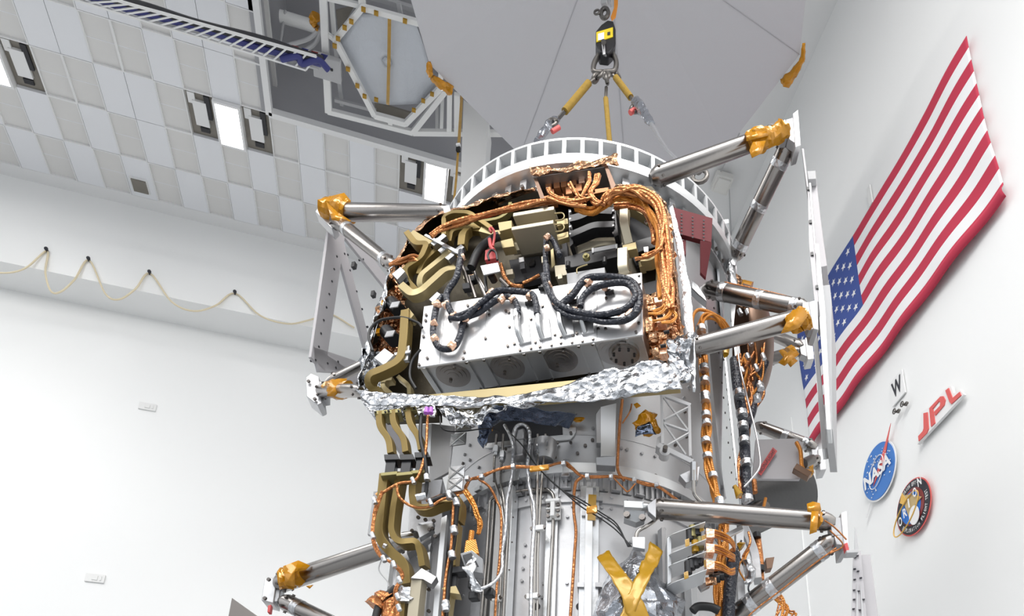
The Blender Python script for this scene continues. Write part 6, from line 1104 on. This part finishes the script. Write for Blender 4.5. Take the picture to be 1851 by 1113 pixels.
for k in range(14):
    x = 1300+random.uniform(0, 60); y = 960+random.uniform(0, 90); tb('orange_cable', [(x, y, 3.5), (x+random.uniform(-10, 12), y+20, 3.48), (x+random.uniform(-12, 8), y+45, 3.5)], random.uniform(1.5, 2.6), random.choice(('wire', 'cord', 'navy', 'alu')), craft, 8)
# bagged unit with a cross of amber tape
bagO = [(1142, 992), (1150, 984), (1164, 996), (1180, 1030), (1205, 1060), (1232, 1085), (1240, 1150), (1070, 1150), (1075, 1090), (1092, 1050), (1118, 1020)]
cx_, cy_ = 1150, 1090; vs = []; NR = 12; seg = []
for i in range(len(bagO)):
    for k in range(5): a, b = bagO[i], bagO[(i+1) % len(bagO)]; seg.append((a[0]+(b[0]-a[0])*k/5, a[1]+(b[1]-a[1])*k/5))
for r in range(NR+1):
    f = r/NR
    for (x, y) in seg: vs.append(crumple(P(cx_+(x-cx_)*f, cy_+(y-cy_)*f, 3.43-.20*(1-f*f)**.7), .035, 7, 9))
N_ = len(seg); m_ = MB(); m_.add(vs, [(r*N_+k, r*N_+(k+1) % N_, (r+1)*N_+(k+1) % N_, (r+1)*N_+k) for r in range(NR) for k in range(N_)], 0, True); bag = m_.build('bagged_unit', 'bag', craft, label='unit bagged in grey antistatic film', solid=.002, angle=22)
for L in ([(1076, 1004), (1101, 993), (1135, 1040), (1160, 1080), (1190, 1150), (1150, 1150), (1122, 1080), (1104, 1042)], [(1176, 978), (1200, 996), (1172, 1052), (1150, 1095), (1132, 1150), (1110, 1150), (1128, 1085), (1150, 1040)]):
    n = len(L)//2; A_ = L[:1]+L[-1:]; left = [L[0]]+L[:0:-1][:n-1]; right = L[1:n+1]
    m_ = MB(); F = lambda p, k: crumple(P(p[0], p[1], 3.33-.13*min(1, max(0, (p[1]-985)/70))), .010, 12, 3)
    m_.patch(patchrows([P(p[0], p[1], 3.36-.16*min(1, max(0, (p[1]-985)/70))) for p in left], [P(p[0], p[1], 3.36-.16*min(1, max(0, (p[1]-985)/70))) for p in right], 24, 6, .010, 14, L[0][0])); m_.build('tape_strip', 'kapy', bag, solid=.003, label='wide amber tape strip, one of a cross')
for o in ('small_hose',): tb('steel_tube', [(1150, 985, 3.38), (1152, 962, 3.38), (1170, 950, 3.38), (1186, 938, 3.4), (1190, 925, 3.42)], 3.4, 'steel', craft); quadp('tube_block', [(1143, 970, 3.36), (1166, 970, 3.36), (1166, 992, 3.36), (1144, 988, 3.36)], .03, 'aluw', craft)
tb('orange_cable', [(1384, 900, 3.8), (1376, 935, 3.8)], 3, 'wire', craft); tb('copper_tube', [(1362, 868, 3.7), (1364, 890, 3.7)], 6, 'cord', craft); tapeblob('amber_film', [P(1325, 878, 3.4), P(1336, 895, 3.4)], (.012, .02), 'kapy', craft)
tapeblob('amber_film', [P(1312, 628, 3.5), P(1314, 645, 3.5)], (.02, .02), 'kapy', craft)
